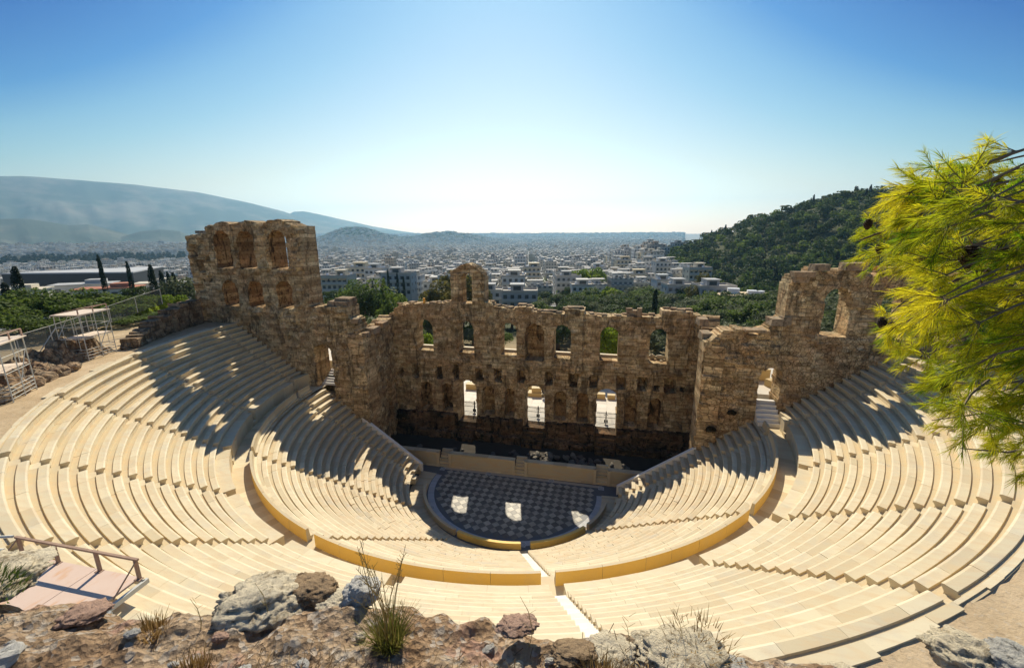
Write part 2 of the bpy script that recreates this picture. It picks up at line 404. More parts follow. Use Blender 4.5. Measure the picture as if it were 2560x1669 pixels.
# ---- walkway between the tiers and lower passage
def ring(name, r0, r1, z, a0, a1, mat, n=120, kind='structure', ex=1.0, ey=1.0, cx=0, cy_=0, parent=None, h=None):
    V = []; F = []; T = []
    for i in range(n+1):
        th = a0+(a1-a0)*i/n
        for r in (r0, r1): V.append((cx+r*math.sin(th)*ex, cy_-r*math.cos(th)*ey, z))
    for i in range(n): F.append([2*i, 2*i+2, 2*i+3, 2*i+1]); T.append(float(RNG.random()))
    o = mesh(name, V, F, mat, parent, tone=T)
    if kind and parent is None: o['kind'] = kind
    return o
ring('walkway', 23.2, 25.5, 10.05, R(-93), R(93), M['marble'])
ring('lower_passage', 9.6, 11.5, .02, R(-95), R(95), M['marble_old'])
# ---- orchestra: ellipse 9.7 x 9.05 closed by the stage front
OX, OY, EX, EY = .1, .1, 9.7, 9.05
def inside_orch(x, y, s): return ((x-OX)/(EX*s))**2+((y-OY)/(EY*s))**2 < 1 or (y > OY and abs(x-OX) < EX*s)
tile_m, t_, b_ = nm('checker_marble', .5, .35)
base = ramp(t_, attr(t_), [(.0, (.12, .11, .09)), (.45, (.19, .175, .145)), (.5, (.30, .28, .225)), (1.0, (.46, .42, .33))])
base = mixc(t_, 1.0, base, ramp(t_, noise_tex(t_, 1.3, 5, .6), [(.3, .72), (.7, 1.15)]), 'MULTIPLY'); t_.links.new(base, b_.inputs['Base Color'])
border_m = marble_mat('blue_grey_marble', (.36, .38, .40), (.46, .47, .48), .15)
orch = mesh('orchestra_floor', [(-14, -11, -.01), (14, -11, -.01), (14, 3.3, -.01), (-14, 3.3, -.01)], [[0, 1, 2, 3]], simple('dark_marble_band', (.12, .125, .13), .5, .2, 1.5)); orch['kind'] = 'structure'
V = []; F = []; T = []; s_ = .615; g = .012
for i in range(-24, 25):
    for j in range(-24, 25):
        cx_, cy_ = (i-j)*s_*.7071+.1, (i+j)*s_*.7071-3.2
        if not inside_orch(cx_, cy_, .885) or cy_ > 1.75: continue
        h = s_*.7071-g; z = .006+RNG.uniform(-.001, .001); b = len(V)
        V += [(cx_-h, cy_, z), (cx_, cy_-h, z), (cx_+h, cy_, z), (cx_, cy_+h, z)]; F.append([b, b+1, b+2, b+3])
        T.append(RNG.uniform(.55, 1) if (i+j) % 2 else RNG.uniform(0, .42))
cho = mesh('checkered_paving', V, F, tile_m, tone=T); cho['kind'] = 'structure'
bd = ring('orchestra_border', .925, .995, .008, R(-94), R(94), border_m, 90, 'structure', EX, EY, OX, OY)
bs = mesh('orchestra_border', [(-9.35, 1.95, .012), (9.6, 2.15, .012), (9.6, 2.62, .012), (-9.35, 2.42, .012)], [[0, 1, 2, 3]], marble_mat('front_border', (.40, .37, .31), (.46, .43, .36), .3), tone=[.5]); bs['kind'] = 'structure'
# rosette inlays
ros_m = simple('rosette_dark', (.05, .055, .065), .5); rosp = simple('rosette_pale', (.5, .5, .49), .5)
first = None
for n_, (x, y) in enumerate([(-9.28, 1.94), (-7.5, -5.3), (-2.9, -8.35), (2.82, -8.35), (7.65, -5.1), (9.49, 2.15), (-3.57, 2.18), (3.85, 2.38)]):
    if first is None:
        q = empty('rosette_inlay', (x, y, .015)); mb = MB()
        mb.add([(-.3, -.3, 0), (.3, -.3, 0), (.3, .3, 0), (-.3, .3, 0)], [[0, 1, 2, 3]]); mb.build('slab', rosp, q)
        mb = MB()
        def disc(r0, r1, z, nn=24, a0=0, a1=2*math.pi):
            V = []; F = []
            for i in range(nn+1):
                a = a0+(a1-a0)*i/nn; V += [(r0*math.cos(a), r0*math.sin(a), z), (r1*math.cos(a), r1*math.sin(a), z)]
            for i in range(nn): F.append([2*i, 2*i+1, 2*i+3, 2*i+2])
            mb.add(V, F)
        disc(.21, .25, .004)
        for i in range(6):
            a = i*math.pi/3; V = [(.05*math.cos(a), .05*math.sin(a), .004), (.12*math.cos(a-.3), .12*math.sin(a-.3), .004), (.19*math.cos(a), .19*math.sin(a), .004), (.12*math.cos(a+.3), .12*math.sin(a+.3), .004)]
            mb.add(V, [[0, 1, 2, 3]])
        mb.build('flower', ros_m, q); first = q
    else: q = copy_tree(first, (x, y, .015))
    names = ['at the left end of the stage-side border', 'on the left curve of the border', 'on the curve left of the white aisle', 'at the foot of the white central aisle', 'on the right curve beside the sunlit patch', 'at the right end of the stage-side border', 'on the straight border left of the middle steps', 'on the straight border right of the middle steps']
    tag(q, 'round flower inlay '+names[n_], 'inlay', 'flower inlays around the checkered floor')
# low parapet round the orchestra
par = tag(empty('orchestra_parapet', (0, 0, 0)), 'low curved marble parapet around the checkered floor', 'parapet')
for (a0, a1) in ((-78, -22), (-20, 15.5), (20.5, 54), (57, 82)):
    V = []; F = []; T = []; n = 26
    for i in range(n+1):
        th = R(a0+(a1-a0)*i/n)
        for s_, z in ((1.012, 0), (1.012, .62), (1.045, .64), (1.045, 0)): V.append((OX+EX*s_*math.sin(th), OY-EY*s_*math.cos(th), z))
    for i in range(n):
        for j in range(4): F.append([4*i+j, 4*i+(j+1) % 4, 4*i+4+(j+1) % 4, 4*i+4+j]); T.append(.6)
    F += [[3, 2, 1, 0], [4*n, 4*n+1, 4*n+2, 4*n+3]]; T += [.6, .6]
    mesh('parapet_segment', V, F, M['ochre'] if a0 > -30 and a0 < 30 else M['marble_old'], par, tone=T)
# ------------------------------------------------------------ masonry walls
def sd_arch(u, v, c, w, vb, vt):
    """signed distance of a round-headed opening (negative inside)"""
    sp_ = vt-w
    d = np.where(v < sp_, np.abs(u-c)-w, np.hypot(u-c, v-sp_)-w)
    return np.maximum(d, vb-v)
def sd_rect(u, v, u0, u1, v0, v1): return np.maximum(np.maximum(u0-u, u-u1), np.maximum(v0-v, v-v1))
def masonry(name, p0, p1, zb, top, thick, mat, holes=(), niches=(), bulges=(), parent=None, cell=.15, course=.46, blk=(.5, 1.25), amp=.055, seed=1, u0=0.0, erode=.03, lining=None, reveal=False):
    rng = np.random.default_rng(seed)
    p0 = np.array(p0, float); p1 = np.array(p1, float); L = np.linalg.norm(p1-p0); d = (p1-p0)/L; nrm = np.array([d[1], -d[0]])
    nu = int(round(L/cell)); us = np.linspace(0, L, nu+1)
    tu = np.array([top(u0+u) for u in us]); zmax = tu.max(); nv = int(math.ceil((zmax-zb)/cell)); vs = zb+np.arange(nv+1)*cell
    U, Vv = np.meshgrid(us, vs, indexing='ij'); GU = U+u0
    cu = (U[:-1, :-1]+U[1:, 1:])/2+u0; cv = (Vv[:-1, :-1]+Vv[1:, 1:])/2
    keep = cv < np.array([[min(tu[i], tu[i+1])] for i in range(nu)])
    wob = lambda a, b: .05*np.sin(a*5.1+b*3.3+seed)+.04*np.sin(a*11.7-b*7.1)
    for h in holes: keep &= (sd_arch(cu, cv, *h) if len(h) == 4 else sd_rect(cu, cv, *h[:4]))+wob(cu, cv)*.5 > 0
    # snap to opening outlines and to the crest
    X = U.copy(); Z = Vv.copy()
    for h in holes:
        f = (lambda a, b: sd_arch(a, b, *h)) if len(h) == 4 else (lambda a, b: sd_rect(a, b, *h[:4]))
        e = 1e-3; s = f(X+u0, Z); gx = (f(X+u0+e, Z)-f(X+u0-e, Z))/(2*e); gz = (f(X+u0, Z+e)-f(X+u0, Z-e))/(2*e)
        m = np.abs(s) < cell*.62; X = np.where(m, X-s*gx, X); Z = np.where(m, Z-s*gz, Z)
    TU = np.broadcast_to(tu[:, None], Z.shape); m = (np.abs(Z-TU) < cell*.62); Z = np.where(m, TU, Z)
    # blocks
    nc = int((zmax-zb)/course)+3; row = np.floor((Vv-zb)/course).astype(int).clip(0, nc-1)
    D = np.zeros_like(U); ci = np.floor((cv-zb)/course).astype(int).clip(0, nc-1); T = np.zeros_like(cu)
    bid = np.zeros_like(U)
    for rI in range(nc):
        edges = np.cumsum(rng.uniform(blk[0], blk[1], int(L/blk[0])+4))-rng.uniform(0, 1); off = rng.normal(0, amp, len(edges)+1); tn = rng.random(len(edges)+1)
        mm = row == rI; k = np.searchsorted(edges, U[mm]); D[mm] = off[k]
        mm = ci == rI; T[mm] = tn[np.searchsorted(edges, (cu[mm]-u0))]
    D += erode*(np.sin(GU*2.3+seed)*np.sin(Vv*1.9)+np.sin(GU*.9-Vv*1.3+seed*2))+rng.normal(0, erode*.45, D.shape)
    for (a, b, c, dd, dep) in bulges:
        f = sd_rect(GU, Vv, a, b, c, dd)+wob(GU, Vv)*.6; D = np.where(f < 0, D+dep, D)
    for nn in niches:
        dep = nn[-1]; f = sd_arch(GU, Vv, *nn[:4]) if len(nn) == 5 else sd_rect(GU, Vv, *nn[:4])
        if len(nn) == 6: f = f+wob(GU, Vv)*.7
        D = np.where(f < -.02, -dep+D*.3, D)
    n1 = nv+1
    front = np.stack([p0[0]+d[0]*X+nrm[0]*D, p0[1]+d[1]*X+nrm[1]*D, Z], -1).reshape(-1, 3)
    Bk = rng.normal(0, .02, D.shape)
    back = np.stack([p0[0]+d[0]*X-nrm[0]*(thick+Bk), p0[1]+d[1]*X-nrm[1]*(thick+Bk), Z], -1).reshape(-1, 3)
    NV = len(front); idx = np.arange(NV).reshape(nu+1, n1)
    a, b, c, e_ = idx[:-1, :-1][keep], idx[1:, :-1][keep], idx[1:, 1:][keep], idx[:-1, 1:][keep]
    F = [np.stack([a, b, c, e_], 1), np.stack([a, e_, c, b], 1)+NV]; TT = [T[keep], T[keep]]
    kp = np.pad(keep, 1)
    def side(mask, A, Bx):
        q = mask; aa, bb = A[q], Bx[q]; F.append(np.stack([aa, aa+NV, bb+NV, bb], 1)); TT.append(T[q])
    side(keep & ~kp[:-2, 1:-1], idx[:-1, :-1], idx[:-1, 1:])
    side(keep & ~kp[2:, 1:-1], idx[1:, 1:], idx[1:, :-1])
    side(keep & ~kp[1:-1, :-2], idx[1:, :-1], idx[:-1, :-1])
    side(keep & ~kp[1:-1, 2:], idx[:-1, 1:], idx[1:, 1:])
    F = np.concatenate(F); TT = np.concatenate(TT); V = np.concatenate([front, back])
    uv = np.concatenate([np.stack([GU.ravel(), Vv.ravel()], 1), np.stack([GU.ravel()+.7, Vv.ravel()], 1)])
    used = np.zeros(len(V), bool); used[F.ravel()] = True; re = np.cumsum(used)-1
    nk = int(keep.sum()); mi = np.zeros(len(F), np.int32)
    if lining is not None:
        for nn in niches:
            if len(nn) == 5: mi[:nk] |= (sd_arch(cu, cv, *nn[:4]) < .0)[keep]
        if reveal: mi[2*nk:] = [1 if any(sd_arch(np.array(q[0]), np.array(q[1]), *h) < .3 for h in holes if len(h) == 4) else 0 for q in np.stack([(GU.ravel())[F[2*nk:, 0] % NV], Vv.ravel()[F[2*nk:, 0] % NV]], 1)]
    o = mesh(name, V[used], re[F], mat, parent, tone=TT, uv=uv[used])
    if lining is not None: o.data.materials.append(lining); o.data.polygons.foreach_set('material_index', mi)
    return o
def rag(pts, seed=0, amp=.12, step=.55):
    xs = [p[0] for p in pts]; ys = [p[1] for p in pts]; rr = random.Random(seed); tab = [rr.uniform(-amp, amp) for _ in range(400)]
    return lambda u: float(np.interp(u, xs, ys))+tab[int((u+80)/step) % 400]
def wp(x, yo): return (x, yo+.024*x)
# ---- stage back wall (first measured on a plane 2.6 m too near; fx, fz carry those figures to its true plane)
KF = 1.0529; YF = 10.8
fx = lambda x: 9.786+(x-9.786)*KF
fz = lambda z: 27.69-(27.69-z)*KF
SH = tag(empty('stage_back_wall', (0, 0, 0)), 'tall ruined stage wall with a row of arched windows over three doorways', 'ruined wall')
fr_top = rag([(fx(p_), fz(q_)) for p_, q_ in [(-18.4, 17.6), (-17.7, 17.7), (-17.6, 18.4), (-17.05, 18.5), (-17, 18.85), (-10.3, 19.3), (-9.85, 19.4), (-9.8, 23.1), (-9.2, 23.4), (-8.4, 23.95), (-7.5, 24.15), (-6.6, 23.8), (-5.7, 23.1), (-5.4, 22.4), (-5.38, 19.5), (-4.6, 19.3), (-4.4, 18.95), (-1.7, 18.8), (-1.65, 19.05), (.4, 19.05), (.5, 18.5), (4.2, 18.36), (4.3, 19.0), (6.6, 19.0), (6.7, 18.35), (9.5, 18.3), (12.4, 18.3), (15.0, 18.35), (15.1, 19.1), (18.4, 19.1), (18.5, 18.9), (19.4, 18.6)]], 5, .09)
sills = fz(13.0)
WIN = [(fx(c_), w_*KF) for c_, w_ in [(-13.5, 1.12), (-8.0, 1.02), (-2.5, .98), (4.1, 1.02), (9.55, 1.04), (15.1, 1.02)]]
holes = [(c, w, sills-.02, fz(17.05)) for c, w in WIN]
holes += [(fx(c_), w_*KF, max(.2, fz(a_)), fz(b_)) for c_, w_, a_, b_ in ((-8.0, 1.18, .2, 9.3), (.8, 1.26, .2, 9.15), (9.6, 1.24, .2, 9.45), (-7.72, .68, 19.25, 23.0))]
nich = [(fx(.72), 1.18, fz(12.5), fz(17.0), 1.5)]
for c, w in ((-13.7, .72), (-10.8, .68), (-5.2, .74), (-2.4, .6), (4.03, .72), (6.72, .65), (12.48, .68), (15.2, .66)): nich.append((fx(c), w*KF, fz(4.98), fz(8.65 if c != -2.4 else 8.5), 1.15))
for x0, x1, z0, z1 in ((-17.5, -16.9, 9.2, 10.5), (-15.6, -14.6, 9.15, 10.95), (-12.3, -11.4, 9.2, 10.9), (-9.9, -9.1, 9.4, 11.2), (-6.85, -5.9, 9.4, 10.95), (-4.4, -3.5, 9.4, 11), (-1.45, -.5, 9.5, 11.05), (2.05, 3.0, 9.4, 11), (5.0, 6.05, 9.35, 11), (7.45, 8.45, 9.45, 11), (10.65, 11.7, 9.45, 11), (13.05, 14.05, 9.45, 11.05), (16.05, 17.3, 9.4, 11.1), (14.9, 15.5, 9.6, 10.2), (17.75, 18.25, 9.7, 10.2)):
    nich.append((fx(x0), fx(x1), fz(z0), fz(z1), 0, 1.85))
bul = [(fx(a_), fx(b_), fz(c_), fz(d_), e_) for a_, b_, c_, d_, e_ in [(4.3, 6.6, 11.2, 19.2, .30), (15.3, 18.3, 11.6, 19.3, .18), (-10.3, -9.4, 4.9, 9.2, .12), (-18.4, 19.4, 11.6, 12.1, .10), (-1.7, .5, 18.3, 19.3, .2), (-17.4, -5, 17.6, 17.8, .06)]]
masonry('wall', wp(fx(-18.3), YF), wp(fx(19.4), YF), .2, fr_top, 2.1, M['stone'], holes, nich, bul, SH, cell=.15, seed=11, u0=fx(-18.3), lining=M['lining'])
# outer parapet blocks standing in the windows, block bands and loose stones on the crest
for i, (c, w) in enumerate(WIN):
    mb = MB(); x = c; y0 = YF+.024*x; zs = sills
    if i == 5: mb.rock((x-.55, y0+1.72, zs+.3), (.42, .3, .34), 5, .2); mb.rock((x+.4, y0+1.72, zs+.28), (.62, .32, .32), 9, .2); mb.rock((x+.5, y0+.9, zs+.05), (.2, .15, .1), 3)
    else: mb.box((x, y0+1.78, zs+.13), (2*w+.1, .5, .32), t=.8)
    mb.build('window_kerb', M['marble_old'], SH)
mb = MB(); rr = random.Random(4)
for x in np.arange(-18.4, 19.4, .8):
    if -11.1 < x < -5.8: continue
    z = fr_top(x); 
    if rr.random() < .75: mb.chunk((x, YF+.024*x+rr.uniform(.5, 1.6), z+.02), (rr.uniform(.25, .6), rr.uniform(.3, .6), rr.uniform(.08, .2)), rr.randint(0, 99), rr.uniform(-.3, .3), rr.random())
mb.box((12.0, 12.0, 18.2), (1.2, .9, .6), t=.8); mb.box((11.7, 11.9, 18.6), (.7, .6, .3), .2, t=.5); mb.box((12.9, 11.5, 18.3), (.55, .6, 1.1), t=.9)
mb.chunk((5.2, 11.8, 18.6), (1.1, .7, .15), 4, .15, .9); mb.box((-1.6, 12.1, 18.7), (1.1, .9, .25), t=.9)
mb.build('crest_stones', M['rim_wall'], SH)
mb = MB(); mb.box((fx(-13.6), 11.0, fz(19.35)), (.22, .22, .8), t=.5); mb.build('marker_post', simple('orange_post', (.85, .42, .06), .6), SH)
mb = MB()    # twiggy thatch on the lone arch
for i in range(260):
    a = rr.uniform(-.2, math.pi+.2); q = Vector((fx(-7.6)+2.15*math.cos(a)*rr.uniform(.9, 1.05), 10.6+rr.uniform(.1, 1.9), 22.05+1.75*math.sin(a))); d = Vector((rr.uniform(-1, 1), rr.uniform(-.5, .5), rr.uniform(-.25, .5)))*.7
    mb.tube([q-d*.5, q+d*.5], .025, 3, rr.random(), False)
mb.build('dry_brush', simple('dry_twigs', (.36, .30, .21), .9, .3), SH)
# podium blocks in front of the wall
podium_stone = M['stone_dark']  # much darker tone than the wall, for podium and door steps
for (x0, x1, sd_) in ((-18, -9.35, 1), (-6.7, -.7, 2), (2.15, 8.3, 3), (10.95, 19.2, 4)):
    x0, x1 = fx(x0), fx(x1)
    masonry('podium', wp(x0, 10.05), wp(x1, 10.05), .1, rag([(x0, 3.3), (x1, 3.45)], sd_, .12, .7), 1.3, podium_stone, parent=SH, seed=20+sd_, u0=x0, amp=.09, cell=.17)
    masonry('podium', wp(x0+.1, 9.2), wp(x1-.1, 9.2), .1, rag([(x0, 1.4), (x1, 1.2)], sd_+9, .2, .9), .9, podium_stone, parent=SH, seed=40+sd_, u0=x0, amp=.1, cell=.2)
for (x0, x1) in ((-9.3, -6.75), (-.65, 2.1), (8.35, 10.9)):
    x0, x1 = fx(x0), fx(x1); mb = MB(); xc = (x0+x1)/2
    for i in range(5):
        z = 2.42-i*.42; mb.box((xc, 10.6+.024*xc-i*.42+(1.2 if i == 0 else 0), z/2), (x1-x0-.06*i, .46 if i else 2.7, z), t=.3)
    mb.build('door_steps', podium_stone, SH)
# ---- side walls of the stage and the wings
LW = tag(empty('left_wing_wall', (0, 0, 0)), 'tall left wing wall with two storeys of three arches, highest ruin', 'ruined wall')
lt = rag([(-39.3, 27.5), (-37.2, 27.8), (-36.4, 27.9), (-36.35, 28.7), (-35.2, 28.75), (-34.6, 29.05), (-33.6, 29.15), (-32.6, 28.8), (-31.6, 29.0), (-30.6, 29.25), (-29.6, 29.1), (-28.8, 28.75), (-27.8, 29.1), (-26.6, 29.3), (-25.6, 29.0), (-24.8, 28.7), (-23.92, 28.6), (-23.9, 28.6)], 8, .07)
hl = []
for c in (-34.25, -31.1, -26.9): hl.append((c, 1.12, 23.9, 28.1))
for c in (-34.2, -30.65, -26.8): hl.append((c, 1.02, 19.4, 22.5))
nl = [(-38.6, -37.7, 21.0, 22.6, 0, .5), (-38.2, -37.2, 23.4, 24.8, 0, .45), (-38.9, -37.9, 25.2, 26.6, 0, .4), (-37.2, -36.5, 22.2, 23, 0, .5), (-36.9, -36.4, 24.7, 25.3, 0, .6)]
bl = [(-35.5, -33.0, 23.2, 23.9, .16), (-32.3, -29.9, 23.2, 23.9, .16), (-28.1, -25.8, 23.2, 23.9, .16), (-28.0, -25.6, 17.7, 19.3, .14), (-32, -29.4, 18.7, 19.3, .14), (-35.3, -33.2, 18.8, 19.3, .12),
      (-33.0, -32.4, 23.9, 28.9, .22), (-29.6, -28.2, 23.9, 28.9, .28), (-25.6, -23.8, 23.9, 28.9, .2)]
masonry('wall', wp(-39.3, .55), wp(-23.85, .55), 8.8, lt, 2.6, M['stone'], hl, nl, bl, LW, seed=31, u0=-39.3, amp=.06, lining=M['lining'], reveal=True)
lt2 = rag([(-23.8, 19.6), (-22.2, 19.7), (-22.1, 19.85), (-18.9, 19.8), (-18.85, 18.5), (-18.3, 18.3), (-17.9, 16.9), (-17.3, 16.5)], 9, .12)
masonry('wall', wp(-23.9, .50), wp(-17.35, .50), .1, lt2, 2.4, M['stone'], [(-22.75, 1.2, 9.0, 15.3)], [], [(-22, -18.8, 19.0, 20, .22), (-19.5, -17.3, 12.2, 12.9, .25), (-19, -17.3, 10, 10.5, .2), (-18.6, -17.3, 7.8, 8.5, .25)], LW, seed=32, u0=-23.9, amp=.06)
masonry('stage_side', (-17.35, .1), (-19.5, 10.6), .1, rag([(0, 16.5), (4.5, 16.2), (8.3, 16.6), (10.7, 16.9)], 3, .2), 1.8, M['stone'], [(7.4, .8, .2, 8.6)], [(9.2, 9.6, 10.4, 11.4, 0, .3)], [], LW, seed=33, amp=.07)
mb = MB()
for (x, y, z, a, b, c) in ((-20.3, 1.2, 20.0, 1.5, 1.1, .35), (-20.0, 1.4, 20.4, 1.1, .8, .25), (-38, 1.7, 28, 1.2, 1, .15), (-17.5, 2.5, 16.7, .6, .9, .4), (-17.8, 5, 16.9, .6, .9, .3)):
    mb.chunk((x, y, z), (a, b, c), int(x*3) % 50, .05, .7)
for i in range(9): mb.chunk((rr.uniform(-18.8, -17.5), rr.uniform(.2, 1.4), 18.2-i*.9 if i < 2 else 16.5), (.45, .5, .3), i+60, .2, .6)
mb.build('crest_stones', M['rim_wall'], LW)
# stairs behind the left doorway and the landing
mb = MB()
for i in range(9): mb.box((-22.75, 1.0+i*.34, 10.1+i*.10+.1), (2.3, .36, .2+.2*i), t=.8)
for i in range(9): mb.box((-22.75, .95+i*.36, (10.05+10.25+i*.22)/2), (2.35, .38, .2+i*.22), t=.8)
mb.build('doorway_steps', M['white_step'], LW)
RW = tag(empty('right_wing_wall', (0, 0, 0)), 'right wing wall with arched windows behind the pine branches', 'ruined wall')
rtp = rag([(18.3, 17.4), (18.8, 17.7), (19.3, 18.2), (19.8, 18.9), (23.0, 18.7), (23.7, 18.9), (24.0, 19.4), (24.65, 19.9)], 12, .26, .7)
masonry('wall', wp(18.35, .50), wp(24.75, .50), .1, rtp, 2.2, M['stone_r'], [(24.35, .95, 9.2, 15.4)], [(18.5, 19.6, 14.4, 14.9, 0, .25), (19.8, 21.2, 13.6, 13.9, 0, .2), (19.2, 19.8, 12.9, 13.8, 0, .25)],
        [(21.6, 24.7, 16.9, 17.6, .25), (20.2, 22.8, 15.6, 16.3, .22), (22.2, 24.7, 18.2, 18.9, .2), (18.3, 20, 13.9, 14.4, .25), (18.3, 18.9, 12, 12.6, .2)], RW, seed=51, u0=18.35, amp=.075)
rtp2 = rag([(24.7, 23.1), (25.0, 23.9), (26.2, 23.95), (26.3, 24.5), (27.6, 24.4), (28.2, 24.0), (28.6, 24.5), (30.6, 24.55), (31.2, 24.1), (32, 24.3), (33.6, 24.5), (34.6, 24.1), (38.5, 24.0)], 14, .24, .8)
masonry('wall', wp(24.75, .55), wp(38.5, .55), 8.8, rtp2, 2.2, M['stone_r'], [(28.78, 1.03, 18.62, 22.95), (33.1, 1.03, 18.62, 22.95), (36.9, 1.0, 18.62, 22.95), (23.8, 25.3, 9.0, 15.2, 0)], [], [(24.9, 27.7, 18.0, 18.6, .08), (27.6, 29.95, 17.9, 18.6, .14), (32, 34.2, 17.9, 18.6, .14), (30.6, 31.9, 16.8, 17.6, .12)], RW, seed=52, u0=24.75, amp=.05)
masonry('stage_side', (19.85, 11.2), (18.35, .95), .1, rag([(0, 18.4), (.8, 18.2), (2.5, 17.4), (6, 17.2), (10, 17.3)], 3, .2), 1.8, M['stone_r'], [], [(6.5, 7.2, 9, 10, 0, .4)], [], RW, seed=53, amp=.08)
mb = MB()
for (x, y, z, a, b, c) in ((25.6, .9, 24.1, .9, .6, .25), (25.5, 1.0, 23.6, .6, .5, .25), (27, 1.5, 24.65, .7, .6, .3), (29.6, 1.6, 24.75, 1.0, .7, .35), (32.7, 1.6, 24.5, 1.4, .8, .3), (24.2, 1.4, 19.8, .7, .8, .35), (24.9, 1.3, 19.9, .4, .5, .4), (22.5, 1.3, 18.9, 1.0, .7, .15), (18.7, 3, 17.8, .5, 1, .4), (18.9, 6, 18.6, .5, 1, .4)):
    mb.chunk((x, y, z), (a, b, c), int(x*7) % 50, .04, .8)
mb.build('crest_stones', M['rim_wall'], RW)
mb = MB()
for i in range(6): mb.box((24.4, .2+i*.36, (10.05+10.4+i*.31)/2), (1.9, .38, .35+i*.31), t=.5)
mb.build('doorway_steps', M['white_step'], RW)
mb = MB(); mb.box((25.75, -1.0, 10.75), (.55, 3.0, 1.4), .15, t=.5)
for i in range(4): mb.box((26.1-.02*i, -2.4-.28*i, 10.05+(1.15-.28*i)/2), (.75, .28, 1.15-.28*i), .15, t=.5)
mb.build('end_block', M['marble'], upper).location = (0, 0, -10)
mb = MB(); mb.box((-25.3, -.9, 10.8), (.55, 2.6, 1.5), -.08, t=.5)
for i in range(4): mb.box((-25.5, -2.1-.28*i, 10.05+(1.15-.28*i)/2), (.75, .28, 1.15-.28*i), -.1, t=.5)
mb.build('end_block', M['marble'], upper).location = (0, 0, -10)
# ---- stage front wall (low) with three flights of steps
SF = tag(empty('stage_front_wall', (0, 0, 0)), 'low marble wall along the far edge of the checkered floor', 'low wall')
py = lambda x: 2.68+.024*x
def seg_wall(x0, x1):
    mb = MB(); xc = (x0+x1)/2; ang = math.atan(.024)
    mb.box((xc, py(xc)+.22, .85), (x1-x0, .44, 1.72), ang, t=rr.random()); mb.build('wall_panel', M['marble_old'], SF)
    mb = MB(); n = max(1, int((x1-x0)/1.6))
    for i in range(n):
        a = x0+(x1-x0)*(i+.5)/n; mb.box((a, py(a)+.28, 1.78), ((x1-x0)/n-.012, .72, .16), ang, t=rr.random())
        mb.box((a, py(a)+.0, .12), ((x1-x0)/n-.012, .2, .24), ang, t=rr.random())
    mb.build('coping', M['marble_old'], SF)
for a, b in ((-16.5, -9.95), (-8.6, -.55), (.75, 8.8), (10.15, 17)): seg_wall(a, b)
for a, b in ((-9.95, -8.6), (-.55, .75), (8.8, 10.15)):
    xc = (a+b)/2; mb = MB()
    for i in range(6): mb.box((xc, py(xc)+.05+i*.24, (.29+.29*i)/2), (b-a-.02, .26, .29+.29*i), math.atan(.024), t=rr.random())
    mb.build('stage_steps', M['marble_old'], SF)
for x in (-10.05, -8.5, -.65, .85, 8.7, 10.25):
    mb = MB(); mb.box((x, py(x)-.02, .93), (.34, .22, 1.86), t=.7); mb.build('pilaster', M['marble_old'], SF)
# ---- sunken stage floor and rubble
st_ = mesh('stage_floor', [(-19.5, 2.7, .3), (19.9, 3.5, .3), (19.9, 12.6, .3), (-19.5, 11.6, .3)], [[0, 1, 2, 3]], simple('dark_soil', (.05, .042, .032), .95, .4, .8)); st_['kind'] = 'structure'
rub = random.Random(21)
dkst = stone_mat('fallen_stone', (.16, .14, .11), (.34, .30, .24), (.04, .035, .03), .4)
proto = []
for i in range(5):
    V, F = rock_geo((.34, .24, .2), 30+i, .3, sub=2); proto.append(mesh_data('fallen_block', V, F, simple('fallen_stone_%s' % 'abcde'[i], (.12+.02*i, .10+.02*i, .08+.015*i), .9, .35, 3), tone=[.5]*len(F)))
for i in range(120):
    x = rub.gauss(5.0, 3.4) if i < 95 else rub.uniform(-16, 18); y = rub.uniform(3.6, 7.2)+.024*x; 
    if not -17 < x < 18.5: continue
    o = bpy.data.objects.new('fallen_block', proto[i % 5]); COL.objects.link(o); s = rub.uniform(.5, 1.5)
    o.location = (x, y, .3+.12*s+max(0, .5-abs(x-5)*.08)*rub.random()); o.scale = (s, s, s); o.rotation_euler = (rub.uniform(-.5, .5), rub.uniform(-.5, .5), rub.uniform(0, 6))
    tag(o, ('larger' if s > 1.1 else 'small' if s < .8 else 'medium')+' grey block on the stage floor, '+('left of the middle steps' if x < 0 else 'in the heap behind the middle steps' if x < 3.5 else 'in the heap between the middle and right steps' if x < 8 else 'right of the heap'), 'stone block', 'rubble blocks on the stage floor')
